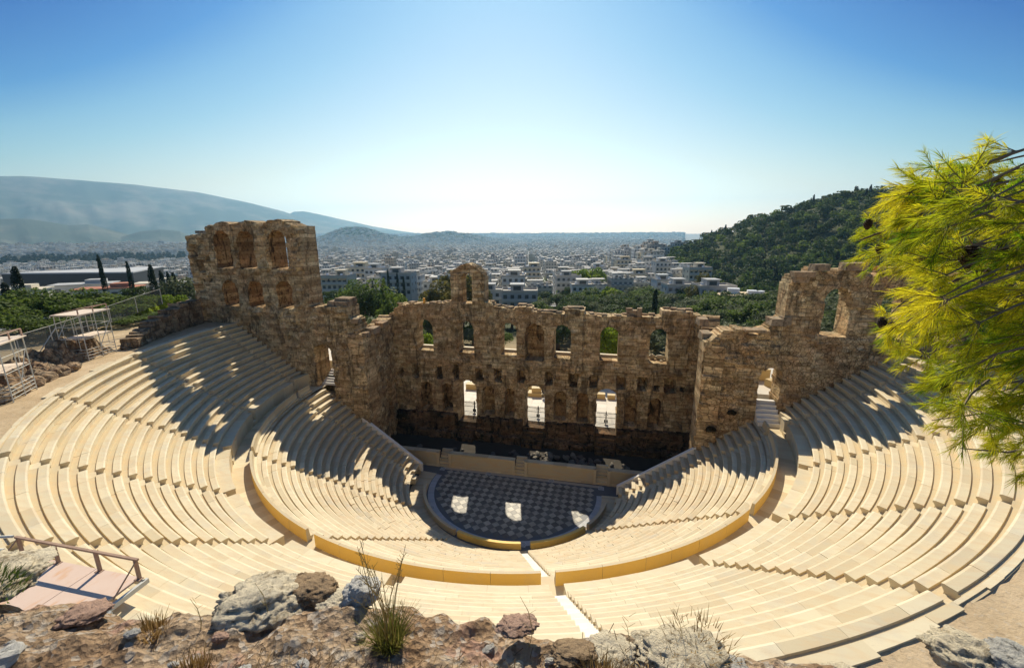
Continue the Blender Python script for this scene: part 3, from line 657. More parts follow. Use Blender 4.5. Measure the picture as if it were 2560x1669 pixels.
# ------------------------------------------------------------ terrain
HC = at_bearing(2380, 520)       # centre of the wooded hill
def H(x, y):
    x = np.asarray(x, float); y = np.asarray(y, float); r = np.hypot(x, y)
    base = np.interp(r, [34, 60, 120, 250, 600, 1200, 2500, 3800, 5000, 6000, 9000, 40000], [2.2, 1.2, -4, -15, -28, -38, -42, -30, 10, -20, -55, -60])
    side = np.interp(y/np.maximum(r, 1), [-1, 0, .25, .5, .8, 1], [17.31, 17.31, 13, 8, 2.2, 2.2])
    sideR = np.interp(y/np.maximum(r, 1), [-1, 0, .02, .4, .8, 1], [17.31, 17.31, 11.9, 9, 2.2, 2.2])
    near = np.where(x < 0, side, sideR); w = smooth01(48, 150, r)
    z = near*(1-w)+base*w
    d2 = (x-HC[0])**2+(y-HC[1])**2
    z = z+70*np.exp(-d2/(2*125.0**2))+24*np.exp(-((x-HC[0]+130)**2+(y-HC[1]-40)**2)/(2*85.0**2))
    b = np.arctan2(x-CAM[0], y-CAM[1]); dc = np.hypot(x-CAM[0], y-CAM[1])
    z = z+np.where(dc > 900, 1, 0)*(90*np.exp(-((b-bearing(900))/.075)**2-((dc-2700)/420)**2)+62*np.exp(-((b-bearing(1120))/.09)**2-((dc-2900)/380)**2)+22*np.exp(-((b-bearing(200))/.3)**2-((dc-2100)/500)**2))
    return z+np.where(r > 600, 3*np.sin(x/170.0)*np.cos(y/210.0), 0)
gm, t, b = nm('dry_earth', .95, .1)
pos = N(t, "ShaderNodeNewGeometry").outputs['Position']
c = mixc(t, ramp(t, noise_tex(t, .55, 6, .65, pos), [(.35, 0.0), (.65, 1.0)]), (.46, .34, .20), (.60, .46, .29))
c = mixc(t, ramp(t, noise_tex(t, 7, 5, .7, pos), [(.55, 0.0), (.7, .7)]), c, (.52, .45, .34))
c = mixc(t, ramp(t, noise_tex(t, 5, 6, .7, pos), [(.3, .5), (.45, 0.0)]), c, (.18, .13, .08))
ln = N(t, "ShaderNodeVectorMath", operation='LENGTH'); t.links.new(pos, ln.inputs[0])
far = ramp(t, N(t, "ShaderNodeMath", operation='MULTIPLY').outputs[0], [(.045, 0.0), (.065, 1.0)]); mt = far.node.inputs[0].links[0].from_node; t.links.new(ln.outputs['Value'], mt.inputs[0]); mt.inputs[1].default_value = .001
c = mixc(t, far, c, mixc(t, noise_tex(t, .05, 4, .6, pos), (.045, .06, .025), (.12, .12, .07)))
t.links.new(c, b.inputs['Base Color']); bump(t, b, noise_tex(t, 6, 6, .7, pos), .8, .05)
rs = np.concatenate([[34.3, 34.6, 35.2, 36, 37, 38.5, 40, 43, 47], np.geomspace(52, 9400, 110)]); NA = 420
ths = np.linspace(0, 2*math.pi, NA, endpoint=False)
RR, TT = np.meshgrid(rs, ths, indexing='ij'); X = RR*np.sin(TT); Y = RR*np.cos(TT); Z = H(X, Y)
Z += np.where(RR < 60, RNG.normal(0, .02, Z.shape), 0)
idx = np.arange(X.size).reshape(X.shape); nx = np.roll(idx, -1, 1)
F = np.stack([idx[:-1], idx[1:], nx[1:], nx[:-1]], -1).reshape(-1, 4)[:, ::-1]
HX, HY = X[:-1].ravel(), Y[:-1].ravel(); cityf = (np.hypot(HX, HY) > 190) & (np.hypot(HX-HC[0], HY-HC[1]) > 330) & (np.hypot(HX, HY) < 7500)
ground = mesh('ground', np.stack([X, Y, Z], -1), F, gm, smooth=True); ground['kind'] = 'structure'
ground.data.materials.append(simple('city_ground', (.26, .25, .23), .95, .25, .02)); ground.data.polygons.foreach_set('material_index', cityf.astype(np.int32))
plm = marble_mat('plaza_paving', (.52, .48, .40), (.64, .60, .51), .15)
V = []; F = []; T = []
for i in range(-22, 23):
    for j in range(11):
        x = i*1.6; y = 12.5+j*1.6+.024*x; b = len(V); V += [(x+.01, y+.01, 2.43), (x+1.59, y+.01, 2.43), (x+1.59, y+1.59, 2.43), (x+.01, y+1.59, 2.43)]; F.append([b, b+1, b+2, b+3]); T.append(RNG.random())
pl = mesh('plaza', V, F, plm, tone=T); pl['kind'] = 'structure'
mb = MB(); mb.box((-20, 24, 2.9), (200, 35, .9)); 
sub = mesh('plaza_bed', [(-36, 11.9, 2.40), (36, 13, 2.40), (36, 31, 2.40), (-36, 31, 2.40)], [[0, 1, 2, 3]], gm); sub['kind'] = 'structure'
for nme, (x0, x1, z, y1) in {'right_landing': (20, 38, 11.93, 22), 'left_landing': (-36, -19.7, 12.15, 16)}.items():
    mb = MB(); mb.box(((x0+x1)/2, (3.6+y1)/2, z-1.0), (x1-x0, y1-3.6, 2.0), t=.5); o = mb.build('landing_pavement', plm); o['kind'] = 'structure'
mb = MB(); mb.box((25.3, 8.5, 12.6), (2.6, 1.3, 1.2), .1, t=.6); mb.box((26.3, 6.2, 12.3), (1.0, .9, .8), .5, t=.3)
tag(mb.build('stone_block', M['cut']), 'two big yellow cut stones on the bright paving behind the right doorway', 'stone block')
# blocks and low walls on the plaza seen through the doors
for (x, y, w, d, h, lab) in ((-11.6, 22.6, 3.6, 1.2, .9, 'yellow cut stone seen through the left stage doorway'), (-1.7, 22.0, 2.1, 1.6, .6, 'stack of yellow stones seen through the middle stage doorway, behind its gate'), (8.5, 23.0, 1.5, .9, .8, 'left yellow cut stone seen through the right stage doorway'), (10.2, 23.1, 1.2, .8, .7, 'right yellow cut stone seen through the right stage doorway')):
    mb = MB(); mb.box((x, y, 2.43+h/2), (w, d, h), .04, t=.6)
    if x == -1.7: mb.box((-1.5, 22.1, 3.4), (1.5, 1.1, .7), .2, t=.4); mb.box((-2.2, 24.0, 3.2), (3.4, .8, 1.5), .02, t=.9); mb.box((-.5, 21.7, 2.63), (.6, .6, .4), .6)
    tag(mb.build('stone_block', M['cut']), lab, 'stone block', 'cut stones on the plaza')
iron = simple('black_iron', (.03, .03, .032), .5, metal=.4)
for x0, w, nme in ((-8.95, 3.8, 'left'), (.33, 3.6, 'middle'), (9.59, 3.8, 'right')):
    y = 13.45+.024*x0; g = tag(empty('iron_gate', (x0, y, 2.43)), 'two leaf black iron gate in the %s stage doorway' % nme, 'gate', 'iron gates behind the stage doorways')
    for s in (-1, 1):
        mb = MB()
        for z in (.12, .95, 1.55): mb.box((s*w/4, 0, z), (w/2-.04, .05, .05))
        for i in range(12):
            x = s*(.08+i*(w/2-.12)/11); mb.box((x, 0, .9), (.042, .042, 1.7)); 
        mb.build('gate_leaf', iron, g)
    mb = MB(); mb.box((0, 0, .93), (.09, .09, 1.86)); mb.tube([(-.28, 0, 1.25), (-.15, 0, 1.36), (0, 0, 1.4), (.15, 0, 1.36), (.28, 0, 1.25)], .035, 5); mb.build('latch_post', iron, g)
    for s in (-1, 1): mb = MB(); mb.box((s*.17, 0, .4), (.1, .06, .42), taper=1.7); mb.build('bracket', iron, g)
    for s in (-1, 1): mb = MB(); mb.box((s*(w/2+.05), 0, .95), (.12, .12, 1.9)); mb.build('gate_post', iron, g)
# ------------------------------------------------------------ a person on the plaza (skinned figure)
def person(loc, rz, label):
    me = bpy.data.meshes.new('person'); bm = bmesh.new(); J = {}
    pts = dict(pel=(0, 0, .95), sp=(0, 0, 1.18), ch=(0, -.01, 1.36), nk=(0, 0, 1.5), hd=(0, -.02, 1.6), top=(0, -.01, 1.74),
               sL=(-.19, 0, 1.43), eL=(-.27, .02, 1.15), wL=(-.2, -.14, .98), hL=(-.15, -.2, .96), sR=(.19, 0, 1.43), eR=(.27, .03, 1.16), wR=(.26, -.02, .92), hR=(.26, -.03, .83),
               hpL=(-.1, 0, .92), kL=(-.12, -.02, .5), aL=(-.13, .02, .09), tL=(-.14, -.15, .04), hpR=(.1, 0, .92), kR=(.14, -.05, .5), aR=(.16, 0, .09), tR=(.17, -.17, .04))
    rad = dict(pel=.15, sp=.135, ch=.16, nk=.06, hd=.095, top=.085, sL=.07, eL=.045, wL=.032, hL=.04, sR=.07, eR=.045, wR=.032, hR=.04, hpL=.1, kL=.065, aL=.045, tL=.04, hpR=.1, kR=.065, aR=.045, tR=.04)
    for k, p in pts.items(): J[k] = bm.verts.new(p)
    for e in 'pel-sp sp-ch ch-nk nk-hd hd-top ch-sL sL-eL eL-wL wL-hL ch-sR sR-eR eR-wR wR-hR pel-hpL hpL-kL kL-aL aL-tL pel-hpR hpR-kR kR-aR aR-tR'.split(): bm.edges.new([J[k] for k in e.split('-')])
    bm.verts.index_update(); order = list(pts); bm.to_mesh(me); bm.free()
    o = link('person', me, None, loc); o.rotation_euler = (0, 0, rz)
    m = o.modifiers.new('skin', 'SKIN'); sv_ = me.skin_vertices[0].data
    for i, k in enumerate(order): sv_[i].radius = (rad[k], rad[k]); sv_[i].use_root = (k == 'pel')
    s = o.modifiers.new('sub', 'SUBSURF'); s.levels = s.render_levels = 1
    me.materials.append(simple('dark_clothes', (.035, .035, .05), .85)); tag(o, label, 'person'); 
    mb = MB(); mb.rock((0, .02, 1.69), (.105, .115, .09), 3, .05, .5, 3); mb.build('hair', simple('dark_hair', (.03, .02, .015), .7), o, True)
    return o
person((-.22, 21.1, 2.43), 2.6, 'person in dark clothes standing on the bright plaza, seen through the middle stage doorway')
# ------------------------------------------------------------ rim: perimeter wall, mounds, fence, scaffolds
PW = tag(empty('perimeter_wall', (0, 0, 0)), 'broken grey block wall curving from the tall left wing along the rim path', 'ruined wall')
prev = None; angs = np.linspace(-88.5, -71, 8)
for i in range(7):
    a0, a1 = R(angs[i]), R(angs[i+1]); r0 = 38.0-.35*i; r1 = 38.0-.35*(i+1)
    p1 = (r0*math.sin(a0), -r0*math.cos(a0)); p0 = (r1*math.sin(a1), -r1*math.cos(a1)); h0 = [3.1, 2.9, 2.5, 2.1, 1.7, 1.3, .9, .7]
    masonry('wall_length', p0, p1, 17.1, rag([(0, 17.3+h0[i+1]), (2.0, 17.3+h0[i])], i, .22, .6), 1.3, M['rim_wall'], parent=PW, seed=70+i, amp=.09, course=.55, blk=(.7, 1.5), u0=i*2.0)
def mound(name, c, n, spread, label, seed, rz=0.0, scale=1.0, mat='rim_wall'):
    r_ = random.Random(seed); mb = MB()
    for i in range(n):
        u = r_.gauss(0, spread[0]*.5); v = r_.gauss(0, spread[1]*.5); h = max(0, spread[2]*(1-abs(u/spread[0])*.7-abs(v/spread[1])*.5))*r_.uniform(.3, 1)
        x = c[0]+u*math.cos(rz)-v*math.sin(rz); y = c[1]+u*math.sin(rz)+v*math.cos(rz)
        mb.rock((x, y, c[2]+h), tuple(scale*r_.uniform(.25, .65)*k for k in (1.2, .9, .7)), r_.randint(0, 200), .3, r_.random(), 3)
    me = mb.build(name, M[mat]); tag(me, label, 'rubble'); return me
def rimp(deg, r, z=17.3): return (r*math.sin(R(deg)), -r*math.cos(R(deg)), z)
def ragged_bank(name, label, d0, d1, r, h, mat, seed):
    """broken stretch of foundation: rough sheet of rock with its own height"""
    V = []; F = []; T = []; nu, nv = 60, 14
    for i in range(nu+1):
        for j in range(nv+1):
            d = d0+(d1-d0)*i/nu; s = j/nv; prof = math.sin(math.pi*min(1, s*1.25+.02))**.35 if s < .8 else 1-.5*(s-.8)/.2
            rr_ = r+2.6*s; e = min(1, i/5, (nu-i)/5); q = Vector((d*.55, s*3.0, seed)); n1 = noise.fractal(q*1.3, 1, 2, 4)
            z = 17.15+h*e*max(.0, math.sin(math.pi*min(.5, s*.9+.01)))*(1+.5*n1)+.28*round(n1*3)/3*e
            rr_ += .3*noise.noise(q*2.1)
            V.append((rr_*math.sin(R(d)), -rr_*math.cos(R(d)), z))
    for i in range(nu):
        for j in range(nv): a = i*(nv+1)+j; F.append([a, a+1, a+nv+2, a+nv+1]); T.append(RNG.random())
    uv = [(v[0]*.7+v[1]*.7, v[2]+v[0]*.3) for v in V]
    o = mesh(name, V, F, M[mat], tone=T, uv=uv); tag(o, label, 'rubble'); return o
ragged_bank('rubble_bank', 'dark broken stone bank beside the farther white scaffold', -70, -60.5, 36.9, 1.5, 'rim_wall', 3.0)
ragged_bank('rubble_bank', 'pale yellowish stone bank behind the nearer white scaffold', -61.5, -44, 36.7, 1.3, 'marble_old' if False else 'rim_wall', 9.0)
for i, (d, r, s) in enumerate(((-60.2, 36.2, .9), (-58.5, 36.4, 1.1), (-56.5, 36.6, 1.0), (-54.6, 36.7, 1.15), (-52.5, 36.8, 1.2), (-50.2, 36.9, 1.3), (-61.6, 36.5, .6), (-72.5, 36.6, .7), (-70.9, 36.5, .8))):
    V, F = rock_geo((.75*s, .55*s, .48*s), 90+i, .3, 3); x, y, z = rimp(d, r, 17.35+.2*s)
    o = mesh('rough_block', V, F, M['rim_wall'], tone=[.8]*len(F), uv=[(v[0]*.6, v[1]*.6+v[2]) for v in V]); o.location = (x, y, z); o.rotation_euler = (0, 0, R(d)); 
    tag(o, ['pale rough block nearest the farther scaffold', 'second rough block from the farther scaffold', 'third rough block from the farther scaffold', 'rough block midway between the two scaffolds', 'rough block just beyond the nearer scaffold', 'rough block behind the nearer scaffold legs', 'small rough block under the farther scaffold', 'rough block at the start of the perimeter wall', 'rough block between the farther scaffold and the perimeter wall'][i]+' along the rim path', 'stone block', 'rough blocks along the rim path')
galv = simple('white_pipe', (.60, .60, .54), .5, .15, 4, .4); deckm = simple('pale_deck', (.72, .60, .47), .8, .12, 1.5)
def scaffold(loc, rz, label, L=2.9, W=2.1, Hh=4.0):
    s = tag(empty('scaffold_tower', loc, rz), label, 'scaffold', 'white pipe scaffolds on the rim path')
    for x in (0, L/2, L):
        for y in (0, W): mb = MB(); mb.tube([(x, y, 0), (x, y, Hh)], .034, 6); mb.build('post', galv, s)
    for y in (.45, W-.45):
        for x in (0, L): mb = MB(); mb.tube([(x, y, .9), (x, y, Hh)], .022, 6); mb.build('post', galv, s)
    mb = MB()
    for z in (.25, .5, .75, 1.0, 1.9, 2.95, Hh-.05):
        for y in (0, W): mb.tube([(0, y, z), (L, y, z)], .022, 6)
        for x in (0, L): mb.tube([(x, 0, z), (x, W, z)], .022, 6)
    mb.build('ledger_pipes', galv, s)
    mb = MB(); mb.tube([(L/2, 0, 1.05), (L-.1, 0, 2.95)], .028, 5); mb.tube([(0, W, 2.1), (L/2, W, Hh)], .028, 5); mb.tube([(-.0, W, 3.0), (-1.1, W+.9, .9)], .04, 5); mb.build('brace', galv, s)
    mb = MB(); mb.box((L/2, W/2, Hh+.03), (L+.3, W+.3, .07), t=.5); mb.build('top_deck', deckm, s)
    mb = MB(); mb.box((L/2, W*.42, 2.0), (L, W*.75, .06), t=.5); mb.build('middle_deck', deckm, s)
    mb = MB()
    for y in (0,):
        mb.tube([(0, y, Hh+.55), (L, y, Hh+.55)], .03, 6)
        for x in (0, L/2, L): mb.box((x, y, Hh+.3), (.07, .07, .52))
    mb.tube([(L, 0, Hh+.55), (L, W, Hh+.1)], .025, 5); mb.tube([(0, 0, Hh+.55), (0, W, Hh+.1)], .025, 5)
    mb.build('guard_rail', simple('rusty_rail', (.50, .33, .24), .8, .3, 6), s)
    return s
scaffold((-33.2, -15.75, 17.28), math.atan2(2.63, -.84), 'white pipe scaffold tower with a pink deck, farther one beside the dark stone bank', 2.8, 1.95, 3.95)
scaffold((-27.22, -23.63, 17.28), math.atan2(1.9, -1.5), 'white pipe scaffold tower cut off by the left edge of the view', 2.6, 2.6, 3.8).scale = (1, 1, 1)
fen = tag(empty('wire_fence', (0, 0, 0)), 'grey wire mesh fence on the bank behind the scaffolds, before the bushes', 'fence')
fm, t, b = nm('wire_mesh', .6, .3); b.inputs['Base Color'].default_value = (.16, .18, .17, 1)
tr = N(t, "ShaderNodeBsdfTransparent"); mx = N(t, "ShaderNodeMixShader"); mx.inputs[0].default_value = .5; t.links.new(tr.outputs[0], mx.inputs[1]); t.links.new(b.outputs[0], mx.inputs[2]); t.links.new(mx.outputs[0], t.nodes["Material Output"].inputs[0])
fp = [rimp(d, r, 17.2+h) for d, r, h in ((-38, 42.5, .1), (-44, 42.2, .2), (-50, 42, .3), (-54, 41.8, .4), (-58, 41.6, .5), (-61.5, 41.6, .6), (-65, 41.6, .8), (-69, 41.4, 1.0), (-73, 41.2, 1.3), (-77, 41, 1.8), (-81, 40.8, 2.3), (-85, 40.6, 2.8))]
for i, p in enumerate(fp):
    mb = MB(); mb.tube([p, (p[0], p[1], p[2]+1.75)], .035, 6); mb.build('fence_post', galv, fen)
    if i: 
        q = fp[i-1]; mb = MB(); mb.add([q, p, (p[0], p[1], p[2]+1.7), (q[0], q[1], q[2]+1.7)], [[0, 1, 2, 3]]); mb.build('mesh_panel', fm, fen)
        mb = MB(); mb.tube([(q[0], q[1], q[2]+1.7), (p[0], p[1], p[2]+1.7)], .022, 5); mb.build('top_rail', galv, fen)
cabm = simple('cabin_grey', (.45, .50, .46), .6); mb = MB(); x, y, z = rimp(-53.5, 44.5, 17.6); mb.box((x, y, z+.9), (1.6, 1.6, 2.0), .3); c_ = mb.build('metal_cabinet', cabm); tag(c_, 'pale grey metal cabinet behind the wire fence at the left edge', 'cabinet')
mb = MB(); x, y, z = rimp(-54.2, 45.5, 17.5); mb.tube([(x, y, z), (x, y, z+3.3)], .06, 6); f_ = mb.build('lamp_pole', galv); tag(f_, 'thin pole carrying a tilted pale floodlight behind the left scaffold', 'floodlight')
mb = MB(); mb.box((x, y, z+3.35), (.7, .12, .4), .4, tilt=(.6, 0)); mb.build('lamp_head', cabm, f_)
# ---- metal deck with hand rail on the rim below the cliff
rust = simple('rusty_steel', (.36, .24, .17), .75, .35, 7, .3)
pm, t, b = nm('painted_deck', .7, .3); pos = N(t, "ShaderNodeNewGeometry").outputs['Position']
c = mixc(t, noise_tex(t, 1.4, 4, .6, pos), (.62, .45, .35), (.70, .55, .45)); mp = N(t, "ShaderNodeMapping"); mp.inputs['Scale'].default_value = (3.2, 1.0, 1); t.links.new(pos, mp.inputs[0])
c = mixc(t, ramp(t, noise_tex(t, 1.0, 5, .6, mp.outputs[0]), [(.56, 0.0), (.70, .65)]), c, (.62, .30, .10)); t.links.new(c, b.inputs['Base Color'])
dk = tag(empty('metal_platform', (-5.5, -34.3, 17.9), 0.03), 'pink painted metal platform with a rusty rail above the top seats, left of the boulders', 'platform')
for i in range(3): mb = MB(); mb.box((-1.85+i*1.62, -.35, 0), (1.6, 2.8, .06), t=.5); mb.build('deck_plate', pm, dk)
mb = MB()
for x in (-2.55, 2.35):
    mb.box((x+.05, -.35, -.08), (.09, 2.9, .14))
mb.box((-.1, 1.0, -.08), (5, .08, .14)); mb.box((-.1, -1.7, -.08), (5, .08, .14)); mb.build('deck_frame', galv, dk)
for x in (-2.3, -.85, .78, 2.25): mb = MB(); mb.box((x, 1.0, .33), (.09, .07, .68)); mb.box((x, .98, .035), (.2, .14, .02)); mb.build('rail_post', rust, dk)
mb = MB(); mb.box((-.02, 1.0, .69), (4.75, .07, .06), t=.5); mb.build('hand_rail', rust, dk)
for x in (-2.3, 2.3): mb = MB(); mb.tube([(x, 1.0, .66), (x+.02, .25, .04)], .022, 5); mb.build('rail_brace', rust, dk)
for x, y in ((2.3, .1), (-2.4, .1), (2.3, -1.6), (-2.4, -1.6)):
    mb = MB(); mb.box((x, y, -.42), (.11, .11, .75)); mb.box((x+.1, y+.0, -.4), (.07, .07, .7), tilt=(.3, .3)); mb.build('leg', galv, dk)
mb = MB(); mb.box((-4.1, .75, .6), (.2, .2, 2.6), tilt=(.0, .12)); mb.build('tall_post', rust, dk)
mb = MB(); mb.tube([(-4.0, .8, .55), (-2.5, 1.0, .69)], .045, 5); mb.tube([(-5.6, .6, .1), (-2.9, .9, .2)], .06, 5); mb.tube([(-5.6, .4, -.2), (-2.6, .9, .0)], .06, 5); mb.build('side_rail', galv, dk)
# ------------------------------------------------------------ cliff ledge under the camera
FX, FY = math.sin(YAW), math.cos(YAW)
def uvw(u, v, z): return (CAM[0]+FY*u+FX*v, CAM[1]-FX*u+FY*v, z)
LZ = 25.14
edge_pts = [(-6.5, 2.45), (-4.64, 2.57), (-3.67, 2.49), (-3.26, 2.54), (-3.06, 2.45), (-2.72, 2.36), (-2.5, 2.39), (-2.26, 2.4), (-2.07, 2.44), (-1.65, 2.45), (-1.2, 2.46), (-0.8, 2.44), (-0.42, 2.35), (-0.09, 2.3), (0.25, 2.22), (0.37, 2.16), (0.55, 2.17), (1.06, 2.16), (1.35, 2.07), (1.78, 2.02), (2.02, 2.0), (2.3, 1.95), (2.97, 1.88), (4, 1.7)]
def ledge_z(u, v):
    e = float(np.interp(u, [p[0] for p in edge_pts], [p[1] for p in edge_pts]))
    p = Vector((u, v*1.6, 0)); n = noise.fractal(p*1.3, 1, 2, 5)*.085+noise.fractal(p*5.5, .9, 2.1, 5)*.045+abs(noise.noise(p*3+Vector((5, 1, 0))))*.05
    st = noise.noise(Vector((u*.8+v*1.4, v*2.2, 3))); n += .035*math.floor(st*4)/4
    e += .15+.10*noise.noise(Vector((u*2.2, 1, 7)))+.05*noise.noise(Vector((u*7, 1, 3)))
    z = LZ+n+.05*(1.5-v)
    if v > e-.12: d = v-(e-.12); z -= .55*min(d, .12)*4*.5+max(0, d-.12)*2.6*(1+.25*noise.noise(Vector((u*1.5, v*2, 9))))
    return z
def ledge_s(u, v): return ledge_z(u, v)
us = np.arange(-6.5, 4.0, .034); vs = np.concatenate([np.arange(-1.2, .9, .15), np.arange(.9, 2.75, .028), np.arange(2.75, 5.6, .09)])
V = [uvw(u, v, ledge_z(u, v)) for u in us for v in vs]; nvv = len(vs)
idx = np.arange(len(us)*nvv).reshape(len(us), nvv); F = np.stack([idx[:-1, :-1], idx[1:, :-1], idx[1:, 1:], idx[:-1, 1:]], -1).reshape(-1, 4)
lm, t, b = nm('cliff_rock', .95, .1); pos = N(t, "ShaderNodeNewGeometry").outputs['Position']
c = mixc(t, ramp(t, noise_tex(t, 1.5, 6, .65, pos), [(.38, 0.0), (.62, 1.0)]), (.44, .28, .16), (.62, .46, .30))
c = mixc(t, ramp(t, noise_tex(t, 2.3, 5, .6, pos, .5), [(.55, 0.0), (.64, .75)]), c, (.60, .36, .27))
c = mixc(t, ramp(t, noise_tex(t, 6, 6, .75, pos), [(.55, 0.0), (.64, .9)]), c, (.60, .52, .42))
c = mixc(t, ramp(t, noise_tex(t, 9, 7, .78, pos), [(.34, .85), (.46, 0.0)]), c, (.07, .045, .028))
vo = N(t, "ShaderNodeTexVoronoi", Scale=26.0); t.links.new(pos, vo.inputs['Vector'])
gs = N(t, "ShaderNodeSeparateColor"); t.links.new(vo.outputs['Color'], gs.inputs[0])
c = mixc(t, ramp(t, gs.outputs[0], [(.0, .55), (.25, 0.0)]), c, (.14, .09, .055)); c = mixc(t, ramp(t, gs.outputs[1], [(.80, 0.0), (.9, .7)]), c, (.66, .58, .48))
t.links.new(c, b.inputs['Base Color'])
h = N(t, "ShaderNodeMath", operation='MULTIPLY_ADD'); t.links.new(noise_tex(t, 11, 8, .75, pos), h.inputs[0]); h.inputs[1].default_value = 1.6; t.links.new(vo.outputs['Distance'], h.inputs[2]); bump(t, b, h.outputs[0], 1.0, .05)
lg = mesh('cliff_ledge', V, F, lm, smooth=True); lg['kind'] = 'structure'
# cliff mass joining the ledge to the rim ground
V = []; F = []; nb = 60
prof = [(5.4, 17.0), (3.9, 20.5), (2.2, 24.3), (-1.3, 24.7), (-6, 25.5), (-30, 27)]
lime = []
def limestone(name, ca, cb, lichen):
    m, t, b = nm(name, .95, .1); pos = N(t, "ShaderNodeTexCoord").outputs['Object']
    c = mixc(t, noise_tex(t, 2.2, 6, .65, pos), ca, cb); c = mixc(t, ramp(t, noise_tex(t, 4.5, 8, .78, pos), [(.52, 0.0), (.62, .85)]), c, lichen)
    c = mixc(t, ramp(t, noise_tex(t, 16, 5, .7, pos), [(.33, .8), (.43, 0.0)]), c, (.05, .045, .035)); t.links.new(c, b.inputs['Base Color'])
    bump(t, b, noise_tex(t, 9, 9, .78, pos), 1.0, .06); return m
LM = [limestone('lichen_limestone', (.74, .62, .42), (.90, .80, .60), (.26, .19, .11)), limestone('white_limestone', (.62, .59, .52), (.78, .75, .68), (.35, .33, .30)),
      limestone('brown_rock', (.36, .24, .14), (.52, .38, .23), (.08, .05, .03)), limestone('grey_limestone', (.50, .48, .43), (.66, .63, .56), (.24, .22, .19)), limestone('pink_rock', (.50, .31, .22), (.62, .43, .32), (.2, .12, .08))]
def boulder(u, v, rad, seed, mat, label, dz=0.0, rot=0, rough=.3, sub=5, kids=()):
    rad = (rad[0]*.70, rad[1]*.85, rad[2]*.32); v += .03 if u < -.5 else -.02; dz += .02 if u > -.5 else (.03 if u < -3.5 else -.03)
    V, F = rock_geo(rad, seed, rough, sub); o = mesh('boulder', V, F, LM[mat], tone=[.5]*len(F), smooth=True)
    p = uvw(u, v, 0); o.location = (p[0], p[1], LZ+dz-.03); o.rotation_euler = (0, 0, -YAW+rot); tag(o, label, 'boulder'); return o
boulder(-1.84, 2.50, (.40, .25, .27), 11, 0, 'big pale boulder with dark lichen on the cliff edge, left of the tall grass tuft', .03, .25)
boulder(-1.66, 2.47, (.27, .2, .24), 12, 0, 'whitish pitted boulder leaning on the right side of the big lichen boulder', .0, 0)
boulder(-1.50, 2.60, (.26, .16, .17), 14, 2, 'flat brown rock behind the whitish boulders on the cliff edge', .04, -.2)
boulder(-1.22, 2.50, (.25, .14, .13), 15, 0, 'small rounded grey-white rock between the brown rock and the upright white rock', .02)
boulder(-1.10, 2.53, (.17, .13, .24), 16, 1, 'upright white rock just left of the tall grass tuft', .08, .3)
boulder(-4.02, 2.66, (.50, .34, .22), 17, 0, 'rounded grey boulder half covered with green plants at the left edge', .0, .1)
boulder(.62, 2.12, (.23, .16, .13), 18, 0, 'small pale rock at the left end of the big boulder on the right', .0)
boulder(1.02, 2.10, (.38, .24, .18), 19, 0, 'wide pale boulder with dry brown weeds on top, right of the centre', .02, -.1)
boulder(1.30, 2.00, (.22, .2, .16), 20, 3, 'grey rock at the right end of the wide pale boulder', -.04)
boulder(1.95, 2.02, (.34, .16, .09), 21, 0, 'low flat pale rock at the bottom edge between the wide boulder and the right corner', -.12)
boulder(2.78, 2.12, (.24, .2, .24), 22, 0, 'yellowish pale boulder in the bottom right corner', .0, .3)
boulder(3.02, 2.02, (.22, .2, .2), 23, 3, 'cracked blue-grey boulder in front of the yellowish one in the bottom right corner', .02, .5)
boulder(-3.0, 2.4, (.2, .12, .08), 24, 4, 'reddish brown layered rock on the cliff edge under the platform leg', .04, .2)
boulder(.02, 2.28, (.17, .1, .07), 25, 4, 'small layered brown rock on the edge right of the tall grass tuft', .05)
boulder(.38, 2.12, (.2, .1, .07), 26, 2, 'dark crumbly rock on the edge between the tall tuft and the wide boulder', .03)
# loose stones on the ledge
stp = []
for i in range(6):
    V, F = rock_geo((.07, .05, .032), 200+i, .25, 3); stp.append([mesh_data('loose_stone', V, F, LM[[1, 3, 0, 1, 2, 4][i]])])
sr = random.Random(5)
big = [(-3.15, 2.0, 2.0, 3, 'blue-grey rounded stone on the left part of the ledge'), (-2.75, 1.86, 1.9, 1, 'long white flat stone on the left part of the ledge'), (-2.25, 1.88, 1.7, 1, 'white angular stone beside the dark pebble on the left ledge'), (-2.15, 1.55, 2.3, 3, 'grey leaf shaped slab at the bottom of the left ledge'), (-1.75, 1.62, 1.8, 1, 'white oval stone at the bottom left of the ledge'),
       (-1.62, 1.98, 1.0, 1, 'small white pointed stone on the brown ledge below the boulders'), (-1.0, 1.5, 1.9, 1, 'half buried white stone at the bottom centre'), (-.55, 1.5, 1.8, 0, 'half buried pale stone just right of the grass roots'), (-3.6, 1.8, 2.2, 1, 'whitish flat stone near the left edge of the view'), (.35, 1.75, 1.9, 3, 'greenish grey stone on the right part of the ledge')]
